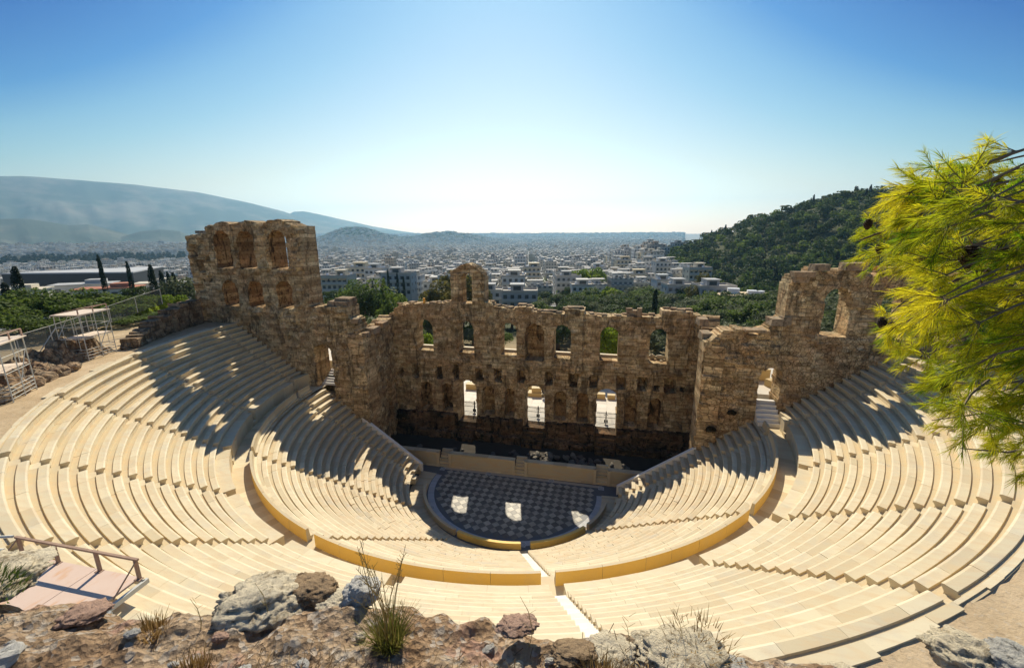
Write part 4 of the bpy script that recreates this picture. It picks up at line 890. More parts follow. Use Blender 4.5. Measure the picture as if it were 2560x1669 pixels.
for i in range(80):
    if i < len(big): u, v, s, mi, lab = big[i]
    else: u = sr.uniform(-4.2, 1.8); v = sr.uniform(1.25, 2.28); s = sr.uniform(.25, .75); mi = sr.choice([0, 1, 1, 3, 4, 2]); lab = {0: 'pale', 1: 'white', 3: 'grey', 4: 'reddish', 2: 'brown'}[mi]+' loose stone on the '+('left' if u < -2.4 else 'middle' if u < -.6 else 'right')+' part of the rock ledge, '+('near its edge' if v > 1.9 else 'at the bottom')
    k = {1: 0, 3: 1, 0: 2, 2: 4, 4: 5}[mi]; p = uvw(u, v, ledge_s(u, v)+.012*s)
    o = bpy.data.objects.new('loose_stone', stp[k][0]); COL.objects.link(o); o.location = p; o.scale = (s*sr.uniform(.8, 1.3), s, s*sr.uniform(.7, 1.1)); o.rotation_euler = (sr.uniform(-.2, .2), sr.uniform(-.2, .2), sr.uniform(0, 6))
    tag(o, lab, 'stone', None if i < len(big) else 'loose stones on the rock ledge')
# grass
def blades(n, rad, hgt, seed, w=.004, lean=.5, curl=.4, seg=3):
    r_ = np.random.default_rng(seed); V = []; F = []; T = []
    for i in range(n):
        a = r_.uniform(0, 2*math.pi); rr0 = rad*math.sqrt(r_.random())*.5; x, y = rr0*math.cos(a), rr0*math.sin(a); h = hgt*r_.uniform(.35, 1); ln_ = lean*r_.uniform(.1, 1)
        a2 = a+r_.normal(0, .5); dx, dy = math.cos(a2), math.sin(a2); b = len(V); tt = r_.random(); ww = w*r_.uniform(.6, 1.2)
        for j in range(seg+1):
            q = j/seg; px_ = x+dx*h*ln_*(q+curl*q*q); py_ = y+dy*h*ln_*(q+curl*q*q); pz = h*(q-.22*ln_*q*q*curl); ws = ww*(1-.85*q)
            V += [(px_-dy*ws, py_+dx*ws, pz), (px_+dy*ws, py_-dx*ws, pz)]
        for j in range(seg): F.append([b+2*j, b+2*j+1, b+2*j+3, b+2*j+2]); T.append(tt)
    return V, F, T
GM = {'green': leaf_mat('green_grass', (.10, .12, .02), (.24, .20, .05), .35), 'dry': leaf_mat('dry_grass', (.20, .12, .04), (.34, .22, .08), .3), 'straw': leaf_mat('straw_stalk', (.34, .26, .10), (.45, .36, .16), .3)}
def tuft(u, v, n, rad, h, mat, seed, label, name='grass_tuft', lean=.6, extra=None):
    V, F, T = blades(n, rad, h, seed, lean=lean); p = uvw(u, v, ledge_s(u, v)-.02); o = mesh(name, V, F, GM[mat], tone=T); o.location = p; tag(o, label, 'grass tuft')
    if extra: extra(o)
    return o
def stalks(o):
    r_ = random.Random(3); 
    for i in range(15):
        mb = MB(); a = r_.uniform(0, 6.28); l = r_.uniform(.05, .28); h = r_.uniform(.35, .78); bx, by = r_.uniform(-.05, .05), r_.uniform(-.05, .05)
        pts = [(bx+math.cos(a)*l*q*q, by+math.sin(a)*l*q*q, h*q) for q in (0, .3, .6, .85, 1)]; mb.tube(pts, [.0034, .003, .0024, .002, .0014], 4, r_.random())
        for k in range(7):
            q = .72+.04*k; x, y, z = bx+math.cos(a)*l*q*q, by+math.sin(a)*l*q*q, h*q; w = r_.uniform(0, 6.28); mb.tube([(x, y, z), (x+.03*math.cos(w), y+.03*math.sin(w), z+.03)], [.002, .0012], 3, r_.random(), False)
        mb.build('stalk', GM['straw'], o)
tuft(-.80, 2.20, 420, .16, .21, 'green', 1, 'tall green grass tuft with long seed stalks at the bottom centre', lean=.75, extra=stalks)
tuft(-3.05, 1.75, 380, .24, .12, 'dry', 2, 'dry brown grass tuft on the left ledge near the bottom')
tuft(-2.42, 2.28, 260, .18, .12, 'dry', 3, 'dry golden grass tuft on the edge right of the platform leg')
tuft(-1.93, 1.98, 280, .2, .12, 'dry', 4, 'dry brown grass tuft below the big lichen boulder')
tuft(.52, 1.86, 380, .24, .15, 'dry', 5, 'golden dry grass tuft in front of the small pale rock right of centre')
dry = MB(); r_ = random.Random(9); V = []; F = []; T = []
for i in range(2600):      # matted dead stems
    g = r_.random(); c0 = r_.choice([(-1.3, 1.95, .5, .2), (-.9, 1.7, .5, .25), (-.1, 1.85, .5, .25), (.25, 1.75, .35, .2), (-1.8, 1.8, .3, .15), (.75, 1.95, .3, .2), (1.1, 1.98, .25, .1)])
    u = r_.gauss(c0[0], c0[2]*.5); v = min(2.25, r_.gauss(c0[1], c0[3]*.5)); z = ledge_s(u, v)+r_.uniform(0, .05); a = r_.uniform(0, 6.28); l = r_.uniform(.02, .07); w = .0022
    p = uvw(u, v, z); q = uvw(u+l*math.cos(a), v+l*math.sin(a), z+r_.uniform(-.02, .04)); b = len(V); V += [(p[0]-w, p[1], p[2]), (p[0]+w, p[1], p[2]+w), (q[0]+w, q[1], q[2]), (q[0]-w, q[1], q[2]+w)]; F.append([b, b+1, b+2, b+3]); T.append(r_.random())
o = mesh('dead_stems', V, F, leaf_mat('dead_stem', (.12, .07, .03), (.30, .20, .09), .15), tone=T); tag(o, 'matted dead stems covering the brown ledge', 'dry weeds', kind='stuff')
V, F, T = blades(420, .5, .07, 8, w=.007, lean=1.2); p = uvw(-3.85, 2.52, LZ+.08); o = mesh('green_plant', V, F, leaf_mat('spurge', (.05, .09, .015), (.16, .20, .04), .35), tone=T); o.location = p; o.scale = (1.5, .8, 1.2); tag(o, 'low green leafy plant growing on the left grey boulder', 'plant')
V, F, T = blades(200, .42, .07, 18, w=.003, lean=1.1); p = uvw(1.12, 2.05, LZ+.13); o = mesh('dry_plant', V, F, GM['dry'], tone=T); o.location = p; tag(o, 'dry brown weed sprawling over the wide pale boulder', 'plant')
for i, (u, v) in enumerate(((-2.1, 2.3), (-1.72, 2.4), (.1, 2.2), (.72, 2.15), (1.05, 2.15))):
    mb = MB(); z = ledge_s(u, v); p = Vector(uvw(u, v, z-.02)); pts = [(0, 0, 0), (.02, .01, .12), (-.01, .02, .25), (-.06, .01, .36)]; mb.tube([Vector(q)*(.7+.18*(i % 3))for q in pts], [.003, .0025, .002, .001], 4, .5)
    for k in range(5): mb.tube([(0, .01, .1+.04*k), (.04*(-1)**k, .02, .13+.04*k)], [.0015, .001], 3, .5, False)
    o = mb.build('dry_weed', GM['straw']); o.location = p; tag(o, ['thin dry stem rising left of the lichen boulder', 'thin dry stem rising before the lichen boulder', 'single curved dry stem on the ledge right of the tall tuft', 'thin dry stem beside the small pale rock', 'thin dry stem on top of the wide pale boulder'][i], 'dry stem')
# ------------------------------------------------------------ trees
def leafcloud(lobes, n, size, seed, shell=.35):
    r_ = np.random.default_rng(seed); L = np.array(lobes, float); w = (L[:, 3]*L[:, 4]*L[:, 5])**.66; k = r_.choice(len(L), n, p=w/w.sum())
    d = r_.normal(size=(n, 3)); d /= np.linalg.norm(d, axis=1)[:, None]; d[:, 2] = np.where(d[:, 2] < -.35, -d[:, 2], d[:, 2])
    q = (1-shell*r_.random(n)**1.6); P = L[k, :3]+d*L[k, 3:6]*q[:, None]
    P += .12*L[k, 3:4]*np.sin(P*2.7+seed)
    nrm = d+r_.normal(0, .6, (n, 3)); nrm /= np.linalg.norm(nrm, axis=1)[:, None]
    a = np.cross(nrm, r_.normal(size=(n, 3))); a /= np.linalg.norm(a, axis=1)[:, None]; b = np.cross(nrm, a); s = size*r_.uniform(.5, 1.2, (n, 1))
    V = np.stack([P-a*s, P-b*s*.6, P+a*s, P+b*s*.6], 1).reshape(-1, 3); F = np.arange(4*n).reshape(n, 4)
    tl = r_.random(len(L)); return V, F, np.clip(tl[k]*.7+r_.random(n)*.35, 0, 1)
def lobes_round(R_, Hh, n, seed, z0=None):
    r_ = random.Random(seed); z0 = Hh*.35 if z0 is None else z0; out = [(0, 0, (z0+Hh)/2, R_*.7, R_*.7, (Hh-z0)*.45)]
    for i in range(n):
        a = r_.uniform(0, 6.28); d = R_*r_.uniform(.3, .72); s = R_*r_.uniform(.3, .5); out.append((d*math.cos(a), d*math.sin(a), r_.uniform(z0+.15*(Hh-z0), Hh-s*.8), s, s, s*.75))
    return out
LF = {'dark': leaf_mat('dark_foliage', (.018, .036, .010), (.075, .11, .022), .28), 'mid': leaf_mat('mid_foliage', (.03, .058, .010), (.14, .19, .028), .33), 'bright': leaf_mat('bright_foliage', (.07, .12, .008), (.24, .30, .02), .4),
      'olive': leaf_mat('olive_foliage', (.045, .06, .028), (.15, .17, .08), .25), 'cyp': leaf_mat('cypress_foliage', (.006, .014, .008), (.02, .038, .016), .1), 'autumn': leaf_mat('yellowish_foliage', (.07, .07, .015), (.20, .17, .04), .3)}
bark = simple('bark', (.14, .10, .07), .9, .3, 3)
def trunk_mb(h, r): mb = MB(); mb.tube([(0, 0, -1.5), (.05*h, 0, h*.3), (0, .04*h, h*.62)], [r, r*.75, r*.4], 7); mb.tube([(.05*h, 0, h*.3), (.25*h, .1*h, h*.6)], [r*.5, r*.2], 5); mb.tube([(.04*h, 0, h*.35), (-.22*h, -.08*h, h*.62)], [r*.5, r*.2], 5); return mb
protos = {}
def tree_proto(key, mat, R_, h, nl, n, size, seed, label, cat='tree', cyp=False):
    e = empty('tree' if not cyp else 'cypress_tree', (0, 0, -500))
    if cyp: lob = [(0, 0, h*.5, R_, R_, h*.5), (0, 0, h*.32, R_*1.15, R_*1.15, h*.3), (.1*R_, 0, h*.75, R_*.7, R_*.7, h*.25)]
    else: lob = lobes_round(R_, h, nl, seed)
    V, F, T = leafcloud(lob, n, size, seed); mesh('crown', V, F, LF[mat], e, tone=T); trunk_mb(h, R_*.09+.08).build('trunk', bark, e); tag(e, label, cat); protos[key] = [e, False]; return e
def plant_tree(key, loc, s=1.0, rz=0.0, label=None, group=None, sz=None):
    pr_ = protos[key]; sc = (s, s, sz or s)
    if not pr_[1]: o = pr_[0]; o.location = loc; o.rotation_euler = (0, 0, rz); o.scale = sc; pr_[1] = True
    else: o = copy_tree(pr_[0], loc, rz, sc)
    if label: o['label'] = label
    if group: o['group'] = group
    return o
BG = 'leafy green tree in the belt of trees behind the ruin'
tree_proto('b1', 'mid', 4.2, 7.5, 12, 4200, .24, 1, BG); tree_proto('b2', 'bright', 3.6, 6.5, 10, 3600, .24, 2, BG); tree_proto('b3', 'dark', 4.4, 9.5, 12, 4200, .26, 3, BG); tree_proto('b4', 'olive', 3.9, 6.0, 12, 3400, .22, 4, BG); tree_proto('cy', 'cyp', 1.0, 11, 0, 2600, .2, 5, BG, cyp=True); tree_proto('au', 'autumn', 3.2, 8, 9, 2600, .24, 6, BG)
tree_proto('sh', 'mid', 3.4, 4.6, 12, 4200, .17, 7, BG)
def tree_px(key, px, dist, top_py, label=None, group=None, rz=None, wide=1.0, base=None):
    """tree standing at that bearing and distance, with the height its top has in the photograph"""
    dist = 58+(dist-40)*.85 if dist < 78 else dist+(6 if dist < 110 else 0)
    p = at_bearing(px, dist); g = float(H(p[0], p[1])) if base is None else base; D = ray(px, top_py); hz = math.hypot(D[0], D[1]); zt = CAM[2]+D[2]/hz*dist
    h0 = {'b1': 7.5, 'b2': 6.5, 'b3': 9.5, 'b4': 6, 'cy': 11, 'au': 8, 'sh': 4.6}[key]; s = max(.75 if group == 'trees in the green belt' else .25, (zt-g)/h0); w = min(s, .62)*wide if key == 'cy' else max(s, .78)*wide
    return plant_tree(key, (p[0], p[1], g), w, random.uniform(0, 6.28) if rz is None else rz, label, group, s)
g1 = 'bushes behind the wire fence'
# left: bushes behind the fence
for i, (k, px, d, py_, w, lab) in enumerate((('sh', -60, 55, 725, 1.25, 'big dark green bush behind the fence at the left edge'), ('b1', 60, 58, 722, 1.2, 'broad olive green bush behind the fence, left of the farther scaffold'), ('b1', 130, 52, 735, 1.1, 'round dark bush behind the fence between the two scaffolds'), ('b1', 200, 60, 722, 1.2, 'tall broad bush behind the farther scaffold'), ('b1', 262, 60, 738, 1.1, 'bush reaching above the deck of the farther scaffold'),
                                            ('sh', 20, 49, 770, 1.3, 'low dark bush behind the nearer scaffold'), ('sh', 100, 47, 790, 1.2, 'low dark bush at the foot of the round bushes, left'), ('sh', 190, 50, 790, 1.2, 'low dark bush directly behind the farther scaffold'),
                                            ('b2', 300, 55, 760, 1.0, 'yellow green bush right of the farther scaffold top'), ('b2', 330, 70, 740, 1.0, 'bright green bush behind the fence near the tall wing'), ('b2', 375, 75, 735, 1.0, 'bright yellow green bush just left of the tall wing'), ('sh', 345, 52, 790, 1.1, 'rounded dark green bush by the fence right of the scaffold'), ('sh', 290, 50, 805, 1.0, 'bright rounded bush hugging the fence by the scaffold'),
                                            ('b2', 415, 85, 735, .9, 'bright green treetop touching the left edge of the tall wing'), ('b4', 440, 95, 690, .7, 'grey green tree beside the tall wing'), ('b3', 350, 95, 715, .8, 'dark tree behind the yellow green bushes'))):
    tree_px(k, px, d, py_, lab, g1, wide=w)
for px, d, py_, lab in ((48, 70, 665, 'ragged dark cypress in front of the long dark museum, left'), (12, 75, 705, 'short dark cypress at the left edge'), (262, 150, 635, 'slim cypress in front of the museum, left one of the pair'), (330, 150, 652, 'stout cypress in front of the museum, right one of the pair'), (385, 90, 660, 'dark cypress just left of the tall wing'), (438, 100, 680, 'leaning slim cypress touching the tall wing'), (408, 120, 675, 'small cypress between two taller ones near the tall wing'), (425, 130, 678, 'small dark cypress behind the leaning one'),
                        (1642, 88, 722, 'single black cypress above the right half of the stage wall crest'), (972, 190, 672, 'slim cypress beside grey flats, left of the lone arch'), (995, 190, 680, 'pair partner cypress right of the slim one by the grey flats'), (1010, 185, 690, 'short cypress by the grey flats near the wall crest'), (932, 200, 700, 'short dark cypress before the grey flats')):
    tree_px('cy', px, d, py_, lab, 'cypresses', wide=1.0)
# centre left: pines between the two ruins
rt_ = random.Random(12)
for k, px, d, py_, w, lab in (('b3', 825, 85, 745, .8, 'dark pine between the two ruins, leftmost'), ('b1', 860, 95, 722, .8, 'green tree between the two ruins under the flats'), ('b3', 900, 88, 722, .75, 'rounded dark green tree in the gap between the ruins'), ('b1', 945, 95, 700, .85, 'tallest light green pine in the gap between the ruins'), ('b1', 985, 80, 735, .7, 'green tree touching the left end of the stage wall'), ('b3', 905, 62, 790, .7, 'dark low tree in the gap, lower left'), ('b4', 950, 58, 800, .8, 'grey green olive at the foot of the gap'), ('b3', 870, 66, 790, .7, 'dark low pine behind the broken wing corner'),
                              ('b4', 985, 62, 790, .7, 'olive tree just behind the left end of the stage wall'), ('au', 1100, 95, 700, .9, 'yellowish tree left of the lone arch'), ('au', 1150, 100, 672, .9, 'brownish tree seen through the lone arch'), ('au', 1210, 140, 710, .6, 'light green tree right of the lone arch'), ('b3', 835, 130, 725, .8, 'dark tree below the flats with orange awnings'), ('b1', 885, 140, 700, .8, 'green tree in front of the grey flats')):
    tree_px(k, px, d, py_, lab, 'trees in the gap between the ruins', wide=w)
# belt behind the stage wall, seen over its crest and through its windows
cnt = 0
for i in range(285):
    px = rt_.uniform(1000, 2260); d = 74+(140 if 1330 < px < 1760 else 105)*rt_.random()**.85
    if px < 1330 and d > 120: continue
    k = rt_.choice(['b1', 'b3', 'b4', 'b4', 'b3', 'b1', 'b2'] if px < 1800 else ['b1', 'b3', 'b4', 'b4'])
    top = np.interp(px, [1000, 1330, 1400, 1700, 1950, 2260], [800, 785, 730, 728, 725, 715])+np.interp(d, [80, 110, 185, 215], [75, 32, -4, -12])+rt_.uniform(-6, 22)
    tree_px(k, px, d, float(top), {'b1': 'mid green leafy tree', 'b2': 'bright yellow green tree', 'b3': 'dark green pine', 'b4': 'grey green olive tree'}[k]+(', nearest' if d < 105 else ', middle' if d < 150 else ', farthest')+' part of the green belt, '+sector(px), 'trees in the green belt', wide=rt_.uniform(1.1, 1.5))
tree_px('b2', 1522, 62, 800, 'bright green tree filling the second arched window from the right', 'trees in the green belt', wide=.8)
tree_px('b2', 1025, 58, 835, 'bright green bush seen through the leftmost stage window', 'trees in the green belt')
for px, d, py_, k in ((1445, 250, 672, 'b2'), (1480, 245, 668, 'b2'), (1760, 215, 680, 'au'), (1735, 180, 712, 'au'), (1880, 150, 745, 'b1')):
    tree_px(k, px, d, py_, {1445: 'green tree among the white houses, left of a pair', 1480: 'bright yellow green tree among the white houses, right of a pair', 1760: 'rounded light tree in front of the white pergola house', 1735: 'yellowish tree before the grey houses with a sand coloured roof', 1880: 'green tree at the right end of the grey houses'}[px], 'trees among the houses', wide=.8)
# wooded hill: nearest trees as things, the rest as one mass
simple_t = []
for i, (mat, R_, h, seed) in enumerate((('dark', 4.2, 7.5, 41), ('mid', 4.6, 7, 42), ('mid', 3.8, 8, 43), ('olive', 4.0, 6, 44), ('dark', 4.8, 8.5, 45))):
    V, F, T = leafcloud(lobes_round(R_, h, 9, seed, h*.15), 420, .62, seed); simple_t.append(mesh_data('hill_tree', V, F, LF[mat], tone=T))
hcy = mesh_data('hill_cypress', *leafcloud([(0, 0, 4.5, .8, .8, 4.8), (0, 0, 3, 1.0, 1.0, 3)], 300, .5, 46)[:2], LF['cyp'], tone=np.random.default_rng(1).random(300))
hr = np.random.default_rng(77); cand = []
while len(cand) < 4200:
    px = hr.uniform(1560, 3100); d = 150+620*hr.random()**.8; p = at_bearing(px, d); z = float(H(p[0], p[1])); lim = np.interp(d, [150, 250, 400], [1830, 1700, 1660])
    if px < lim: continue
    cand.append((d, px, p[0], p[1], z))
cand.sort(); acc = {}; near_n = 0
for d, px, x, y, z in cand:
    i = hr.integers(0, 5); s = hr.uniform(.75, 1.45); rz = hr.uniform(0, 6.28); cyp = hr.random() < (.12 if z > 40 else .03)
    if near_n < 150 and px < 2300:
        o = bpy.data.objects.new('hill_cypress' if cyp else 'hill_tree', hcy if cyp else simple_t[i]); COL.objects.link(o); o.location = (x, y, z-.5); o.scale = (s, s, s); o.rotation_euler = (0, 0, rz); near_n += 1
        tag(o, ('slim dark cypress' if cyp else ('dark dense tree', 'mid green tree', 'narrow mid green tree', 'grey green low tree', 'broad dark tree')[i])+' low on the wooded hill, '+('at its left foot' if px < 1800 else 'above the grey houses' if px < 1980 else 'seen over the right wing wall' if px < 2150 else 'behind the pine branches'), 'tree', 'cypresses on the wooded hill' if cyp else 'trees on the wooded hill'); continue
    me = hcy if cyp else simple_t[i]; acc.setdefault(me.name, []).append((x, y, z-.5, s, rz))
for nme, L in acc.items():
    me = bpy.data.meshes[nme]; n = len(me.vertices); v = np.empty(n*3); me.vertices.foreach_get('co', v); v = v.reshape(-1, 3); nf = len(me.polygons); tn = np.empty(nf); me.attributes['tone'].data.foreach_get('value', tn)
    VV = []; TT_ = []
    for (x, y, z, s, rz) in L:
        c, s_ = math.cos(rz), math.sin(rz); VV.append(np.stack([(v[:, 0]*c-v[:, 1]*s_)*s+x, (v[:, 0]*s_+v[:, 1]*c)*s+y, v[:, 2]*s+z], 1)); TT_.append(np.clip(tn+hr.uniform(-.25, .25), 0, 1))
    VV = np.concatenate(VV); o = mesh('hill_wood', VV, np.arange(len(VV)).reshape(-1, 4), me.materials[0], tone=np.concatenate(TT_)); tag(o, 'dense wood covering the steep hill on the right', 'wood', kind='stuff')
# ------------------------------------------------------------ city
e1 = np.array([math.sin(R(-11.5)), math.cos(R(-11.5))]); e2 = np.array([e1[1], -e1[0]])
def wallmat(name, cols, glass=.75, fl=3.1, bay=2.6):
    m, t, b = nm(name, .85, .2); pos = N(t, "ShaderNodeNewGeometry").outputs['Position']; nrm = N(t, "ShaderNodeNewGeometry").outputs['Normal']
    col = ramp(t, attr(t), [(i/(len(cols)-1), c) for i, c in enumerate(cols)])
    u = N(t, "ShaderNodeVectorMath", operation='DOT_PRODUCT'); t.links.new(pos, u.inputs[0]); u.inputs[1].default_value = (e1[0]+e2[0], e1[1]+e2[1], 0)
    sx = N(t, "ShaderNodeSeparateXYZ"); t.links.new(pos, sx.inputs[0]); sn = N(t, "ShaderNodeSeparateXYZ"); t.links.new(nrm, sn.inputs[0])
    def frac(src, per, lo, hi):
        a = N(t, "ShaderNodeMath", operation='MULTIPLY'); t.links.new(src, a.inputs[0]); a.inputs[1].default_value = 1/per; f = N(t, "ShaderNodeMath", operation='FRACT'); t.links.new(a.outputs[0], f.inputs[0])
        return ramp(t, f.outputs[0], [(lo-.01, 0.0), (lo, 1.0), (hi, 1.0), (hi+.01, 0.0)])
    a = N(t, "ShaderNodeMath", operation='MULTIPLY'); t.links.new(frac(u.outputs['Value'], bay, .25, .78), a.inputs[0]); t.links.new(frac(sx.outputs[2], fl, .22, .75), a.inputs[1])
    v = N(t, "ShaderNodeMath", operation='ABSOLUTE'); t.links.new(sn.outputs[2], v.inputs[0]); w = N(t, "ShaderNodeMath", operation='LESS_THAN'); t.links.new(v.outputs[0], w.inputs[0]); w.inputs[1].default_value = .5
    g = N(t, "ShaderNodeMath", operation='MULTIPLY'); t.links.new(a.outputs[0], g.inputs[0]); t.links.new(w.outputs[0], g.inputs[1]); g2 = N(t, "ShaderNodeMath", operation='MULTIPLY'); t.links.new(g.outputs[0], g2.inputs[0]); g2.inputs[1].default_value = glass
    # flat roofs: paler screed with patches
    rf = mixc(t, noise_tex(t, .35, 4, .6, pos), (.40, .38, .35), (.66, .64, .60)); rfm = N(t, "ShaderNodeMath", operation='GREATER_THAN'); t.links.new(v.outputs[0], rfm.inputs[0]); rfm.inputs[1].default_value = .5
    col = mixc(t, rfm.outputs[0], col, rf); t.links.new(mixc(t, g2.outputs[0], col, (.06, .07, .08)), b.inputs['Base Color']); return m
CITYC = [(.62, .59, .52), (.74, .72, .66), (.46, .44, .40), (.66, .60, .48), (.78, .76, .71), (.36, .34, .31), (.68, .60, .44), (.55, .38, .26)]
cm = wallmat('city_facades', CITYC)
class Quads:
    def __init__(s): s.V = []; s.F = []; s.T = []; s.n = 0
    def box(s, c, z0, h, a, b, t, roof=True):
        p = [c+e1*a/2*i+e2*b/2*j for i, j in ((-1, -1), (1, -1), (1, 1), (-1, 1))]; k = s.n
        s.V += [(q[0], q[1], z0) for q in p]+[(q[0], q[1], z0+h) for q in p]
        s.F += [(k, k+3, k+7, k+4), (k+3, k+2, k+6, k+7), (k+2, k+1, k+5, k+6), (k+1, k, k+4, k+5), (k+4, k+7, k+6, k+5)]; s.T += [t]*5; s.n += 8
cr = np.random.default_rng(5); cells = []
def city_ok(x, y, d, px):
    if px > 1760 and d > 150: return False
    if d < 175: return False
    if px > 1320+60*max(0, (500-d)/300) and px < 1352+60*max(0, (500-d)/300) and d < 900: return False     # the straight street
    lim = np.interp(px, [-200, 300, 430, 800, 1000, 1330, 1450, 1700, 1760], [265, 280, 280, 225, 200, 195, 235, 215, 260])
    if d < lim: return False
    if px > np.interp(d, [150, 250, 400, 700, 1200], [1830, 1760, 1650, 1560, 1700]): return False
    if -60 < px < 440 and 250 < d < 345: return False       # museum
    if px < 490 and 1150 < d < 1530: return False       # park
    return True
for (rmin, rmax, pitch) in ((170, 1000, 14), (1000, 2600, 18.5), (2600, 5400, 32)):
    n = int(rmax/pitch)+1
    for i in range(-n, n+1):
        for j in range(-n, n+1):
            if rmax < 2700 and (i % 6 == 0 or j % 5 == 0) and cr.random() < .7: continue
            p = CAM[:2]+e1*(i+.5+cr.uniform(-.12, .12))*pitch+e2*(j+.5+cr.uniform(-.12, .12))*pitch; dx, dy = p-CAM[:2]; d = math.hypot(dx, dy)
            if d < rmin or d > rmax: continue
            f_ = dx*FX+dy*FY
            if f_ < d*.5: continue
            px = 1280+FPX*math.tan(math.atan2(dx, dy)-YAW)
            if px < -250 or px > 1900 or not city_ok(p[0], p[1], d, px): continue
            if cr.random() < .06+(.25 if d > 2600 else 0): continue
            cells.append((d, px, p, pitch))
cells.sort(key=lambda c: c[0]); Zc = H([c[2][0] for c in cells], [c[2][1] for c in cells])
Q = Quads(); near_cells = []
for (d, px, p, pitch), z in zip(cells, Zc):
    fl = cr.integers(3, 7) if d > 330 else cr.integers(2, 5)
    if cr.random() < .04: fl += 2
    h = fl*3.1; a = pitch*cr.uniform(.62, .92); b = pitch*cr.uniform(.62, .92); tn = cr.random()
    if len(near_cells) < 250: near_cells.append((d, px, p, z, h, a, b, tn)); continue
    z = z-4; h += 4; Q.box(p, z, h, a, b, tn)
    if d < 3000:
        Q.box(p+e1*cr.uniform(-.15, .15)*a, z+h, 2.6, a*cr.uniform(.3, .6), b*cr.uniform(.3, .6), cr.random())
        if d < 1300: 
            for q in range(3): Q.box(p+e1*cr.uniform(-.4, .4)*a+e2*cr.uniform(-.4, .4)*b, z+h, cr.uniform(.8, 2.2), 1.8, 1.8, cr.random())
o = mesh('far_city', Q.V, np.array(Q.F), cm, tone=Q.T); tag(o, 'dense pale city blocks fading into the haze towards the horizon', 'city', kind='stuff')
# nearest blocks: things of their own, four kinds copied
glassm = simple('dark_window', (.04, .05, .06), .25, spec=.6); railm = simple('balcony_rail', (.50, .50, .48), .6); awn = simple('orange_awning', (.70, .42, .20), .7, .15, 3); roofm = simple('roof_screed', (.50, .46, .40), .9, .35, .5); tank = simple('white_tank', (.75, .77, .78), .5)
facm = [simple('cream_plaster', (.60, .54, .42), .85, .08, .3), simple('white_plaster', (.62, .60, .55), .85, .06, .3), simple('grey_plaster', (.42, .42, .41), .85, .1, .3), simple('pale_blue_plaster', (.50, .52, .52), .85, .08, .3), simple('ochre_plaster', (.66, .56, .38), .85, .08, .3)]
def flat_block(w, dp, fl, fac, seed, awning=False, pent=True):
    """block of flats, its front towards local -Y"""
    r_ = random.Random(seed); h = fl*3.1; e = empty('apartment_block', (0, 0, -600)); mb = MB(); mb.box((0, 0, h/2-4), (w, dp, h+8)); mb.build('wall', fac, e)
    mb = MB(); mb.box((0, 0, h+.1), (w+.1, dp+.1, .2))
    for s in (-1, 1): mb.box((s*w/2, 0, h+.55), (.22, dp, .9)); mb.box((0, s*dp/2, h+.55), (w-.25, .22, .9))
    mb.build('roof', roofm, e)
    for k in range(fl):
        z = k*3.1; mb = MB()
        if k: mb.box((0, -dp/2-.65, z+.0), (w*.96, 1.3, .18)); mb.box((0, -dp/2-1.27, z+.55), (w*.96, .08, 1.0)); mb.build('balcony', railm, e)
        nW = max(2, int(w/3.4))
        for i in range(nW):
            x = -w/2+w*(i+.5)/nW; mb = MB(); mb.box((x, -dp/2-.01, z+1.35), (1.9, .12, 2.1 if k else 1.5)); mb.build('window', glassm, e)
        for s in (-1, 1):
            if r_.random() < .7:
                for q in (-.25, .25): mb = MB(); mb.box((s*(w/2+.01), dp*q, z+1.6), (.12, 1.2, 1.3)); mb.build('window', glassm, e)
    if pent:
        a, b = w*r_.uniform(.35, .6), dp*r_.uniform(.4, .6); x = r_.uniform(-.15, .15)*w; mb = MB(); mb.box((x, .1*dp, h+1.5), (a, b, 2.7)); mb.box((x, .1*dp-b*.1, h+2.92), (a+1, b+1, .16)); p_ = mb.build('penthouse', fac, e); mb = MB(); mb.box((x, .1*dp-b/2-.01, h+1.3), (a*.6, .1, 1.7)); mb.build('window', glassm, p_)
    mb = MB()
    for i in range(4): x, y = r_.uniform(-.42, .42)*w, r_.uniform(-.35, .4)*dp; mb.tube([(x-.7, y, h+1.1), (x+.7, y, h+1.1)], .32, 7); mb.box((x, y-.6, h+.8), (1.6, 1.0, .08), tilt=(.6, 0))
    mb.build('solar_heaters', tank, e)
    if awning:
        for i in range(3): mb = MB(); x = -w/2+w*(i+.5)/3; mb.box((x, -dp/2-.9, (fl-1)*3.1+2.3), (w/3.6, 1.7, .08), tilt=(.45, 0)); mb.build('awning', awn, e)
    return e
FAC = math.pi+math.atan2(e1[1], e1[0])-math.pi/2+math.pi      # front faces back towards the theatre
fb = {'A': flat_block(17, 15, 4, facm[0], 1, True), 'B': flat_block(15, 16, 4, facm[1], 2), 'C': flat_block(19, 14, 3, facm[2], 3), 'D': flat_block(14, 14, 5, facm[3], 4), 'E': flat_block(16, 13, 4, facm[4], 5, False)}
usedf = set()
def put_block(k, px, dist, top_py, label, rz=0.0, group=None, w=.72, name=None):
    p = at_bearing(px, dist); g = float(H(p[0], p[1])); D = ray(px, top_py); zt = CAM[2]+D[2]/math.hypot(D[0], D[1])*dist; h = {'A': 12.4, 'B': 12.4, 'C': 9.3, 'D': 15.5, 'E': 12.4}[k]; loc = (p[0], p[1], zt-h); rot = R(11.5)+rz
    if k in usedf: o = copy_tree(fb[k], loc, rot, (w, w, 1))
    else: o = fb[k]; o.location = loc; o.rotation_euler = (0, 0, rot); o.scale = (w, w, 1); usedf.add(k)
    o['label'] = label; o['category'] = 'apartment block'
    if group: o['group'] = group
    return o
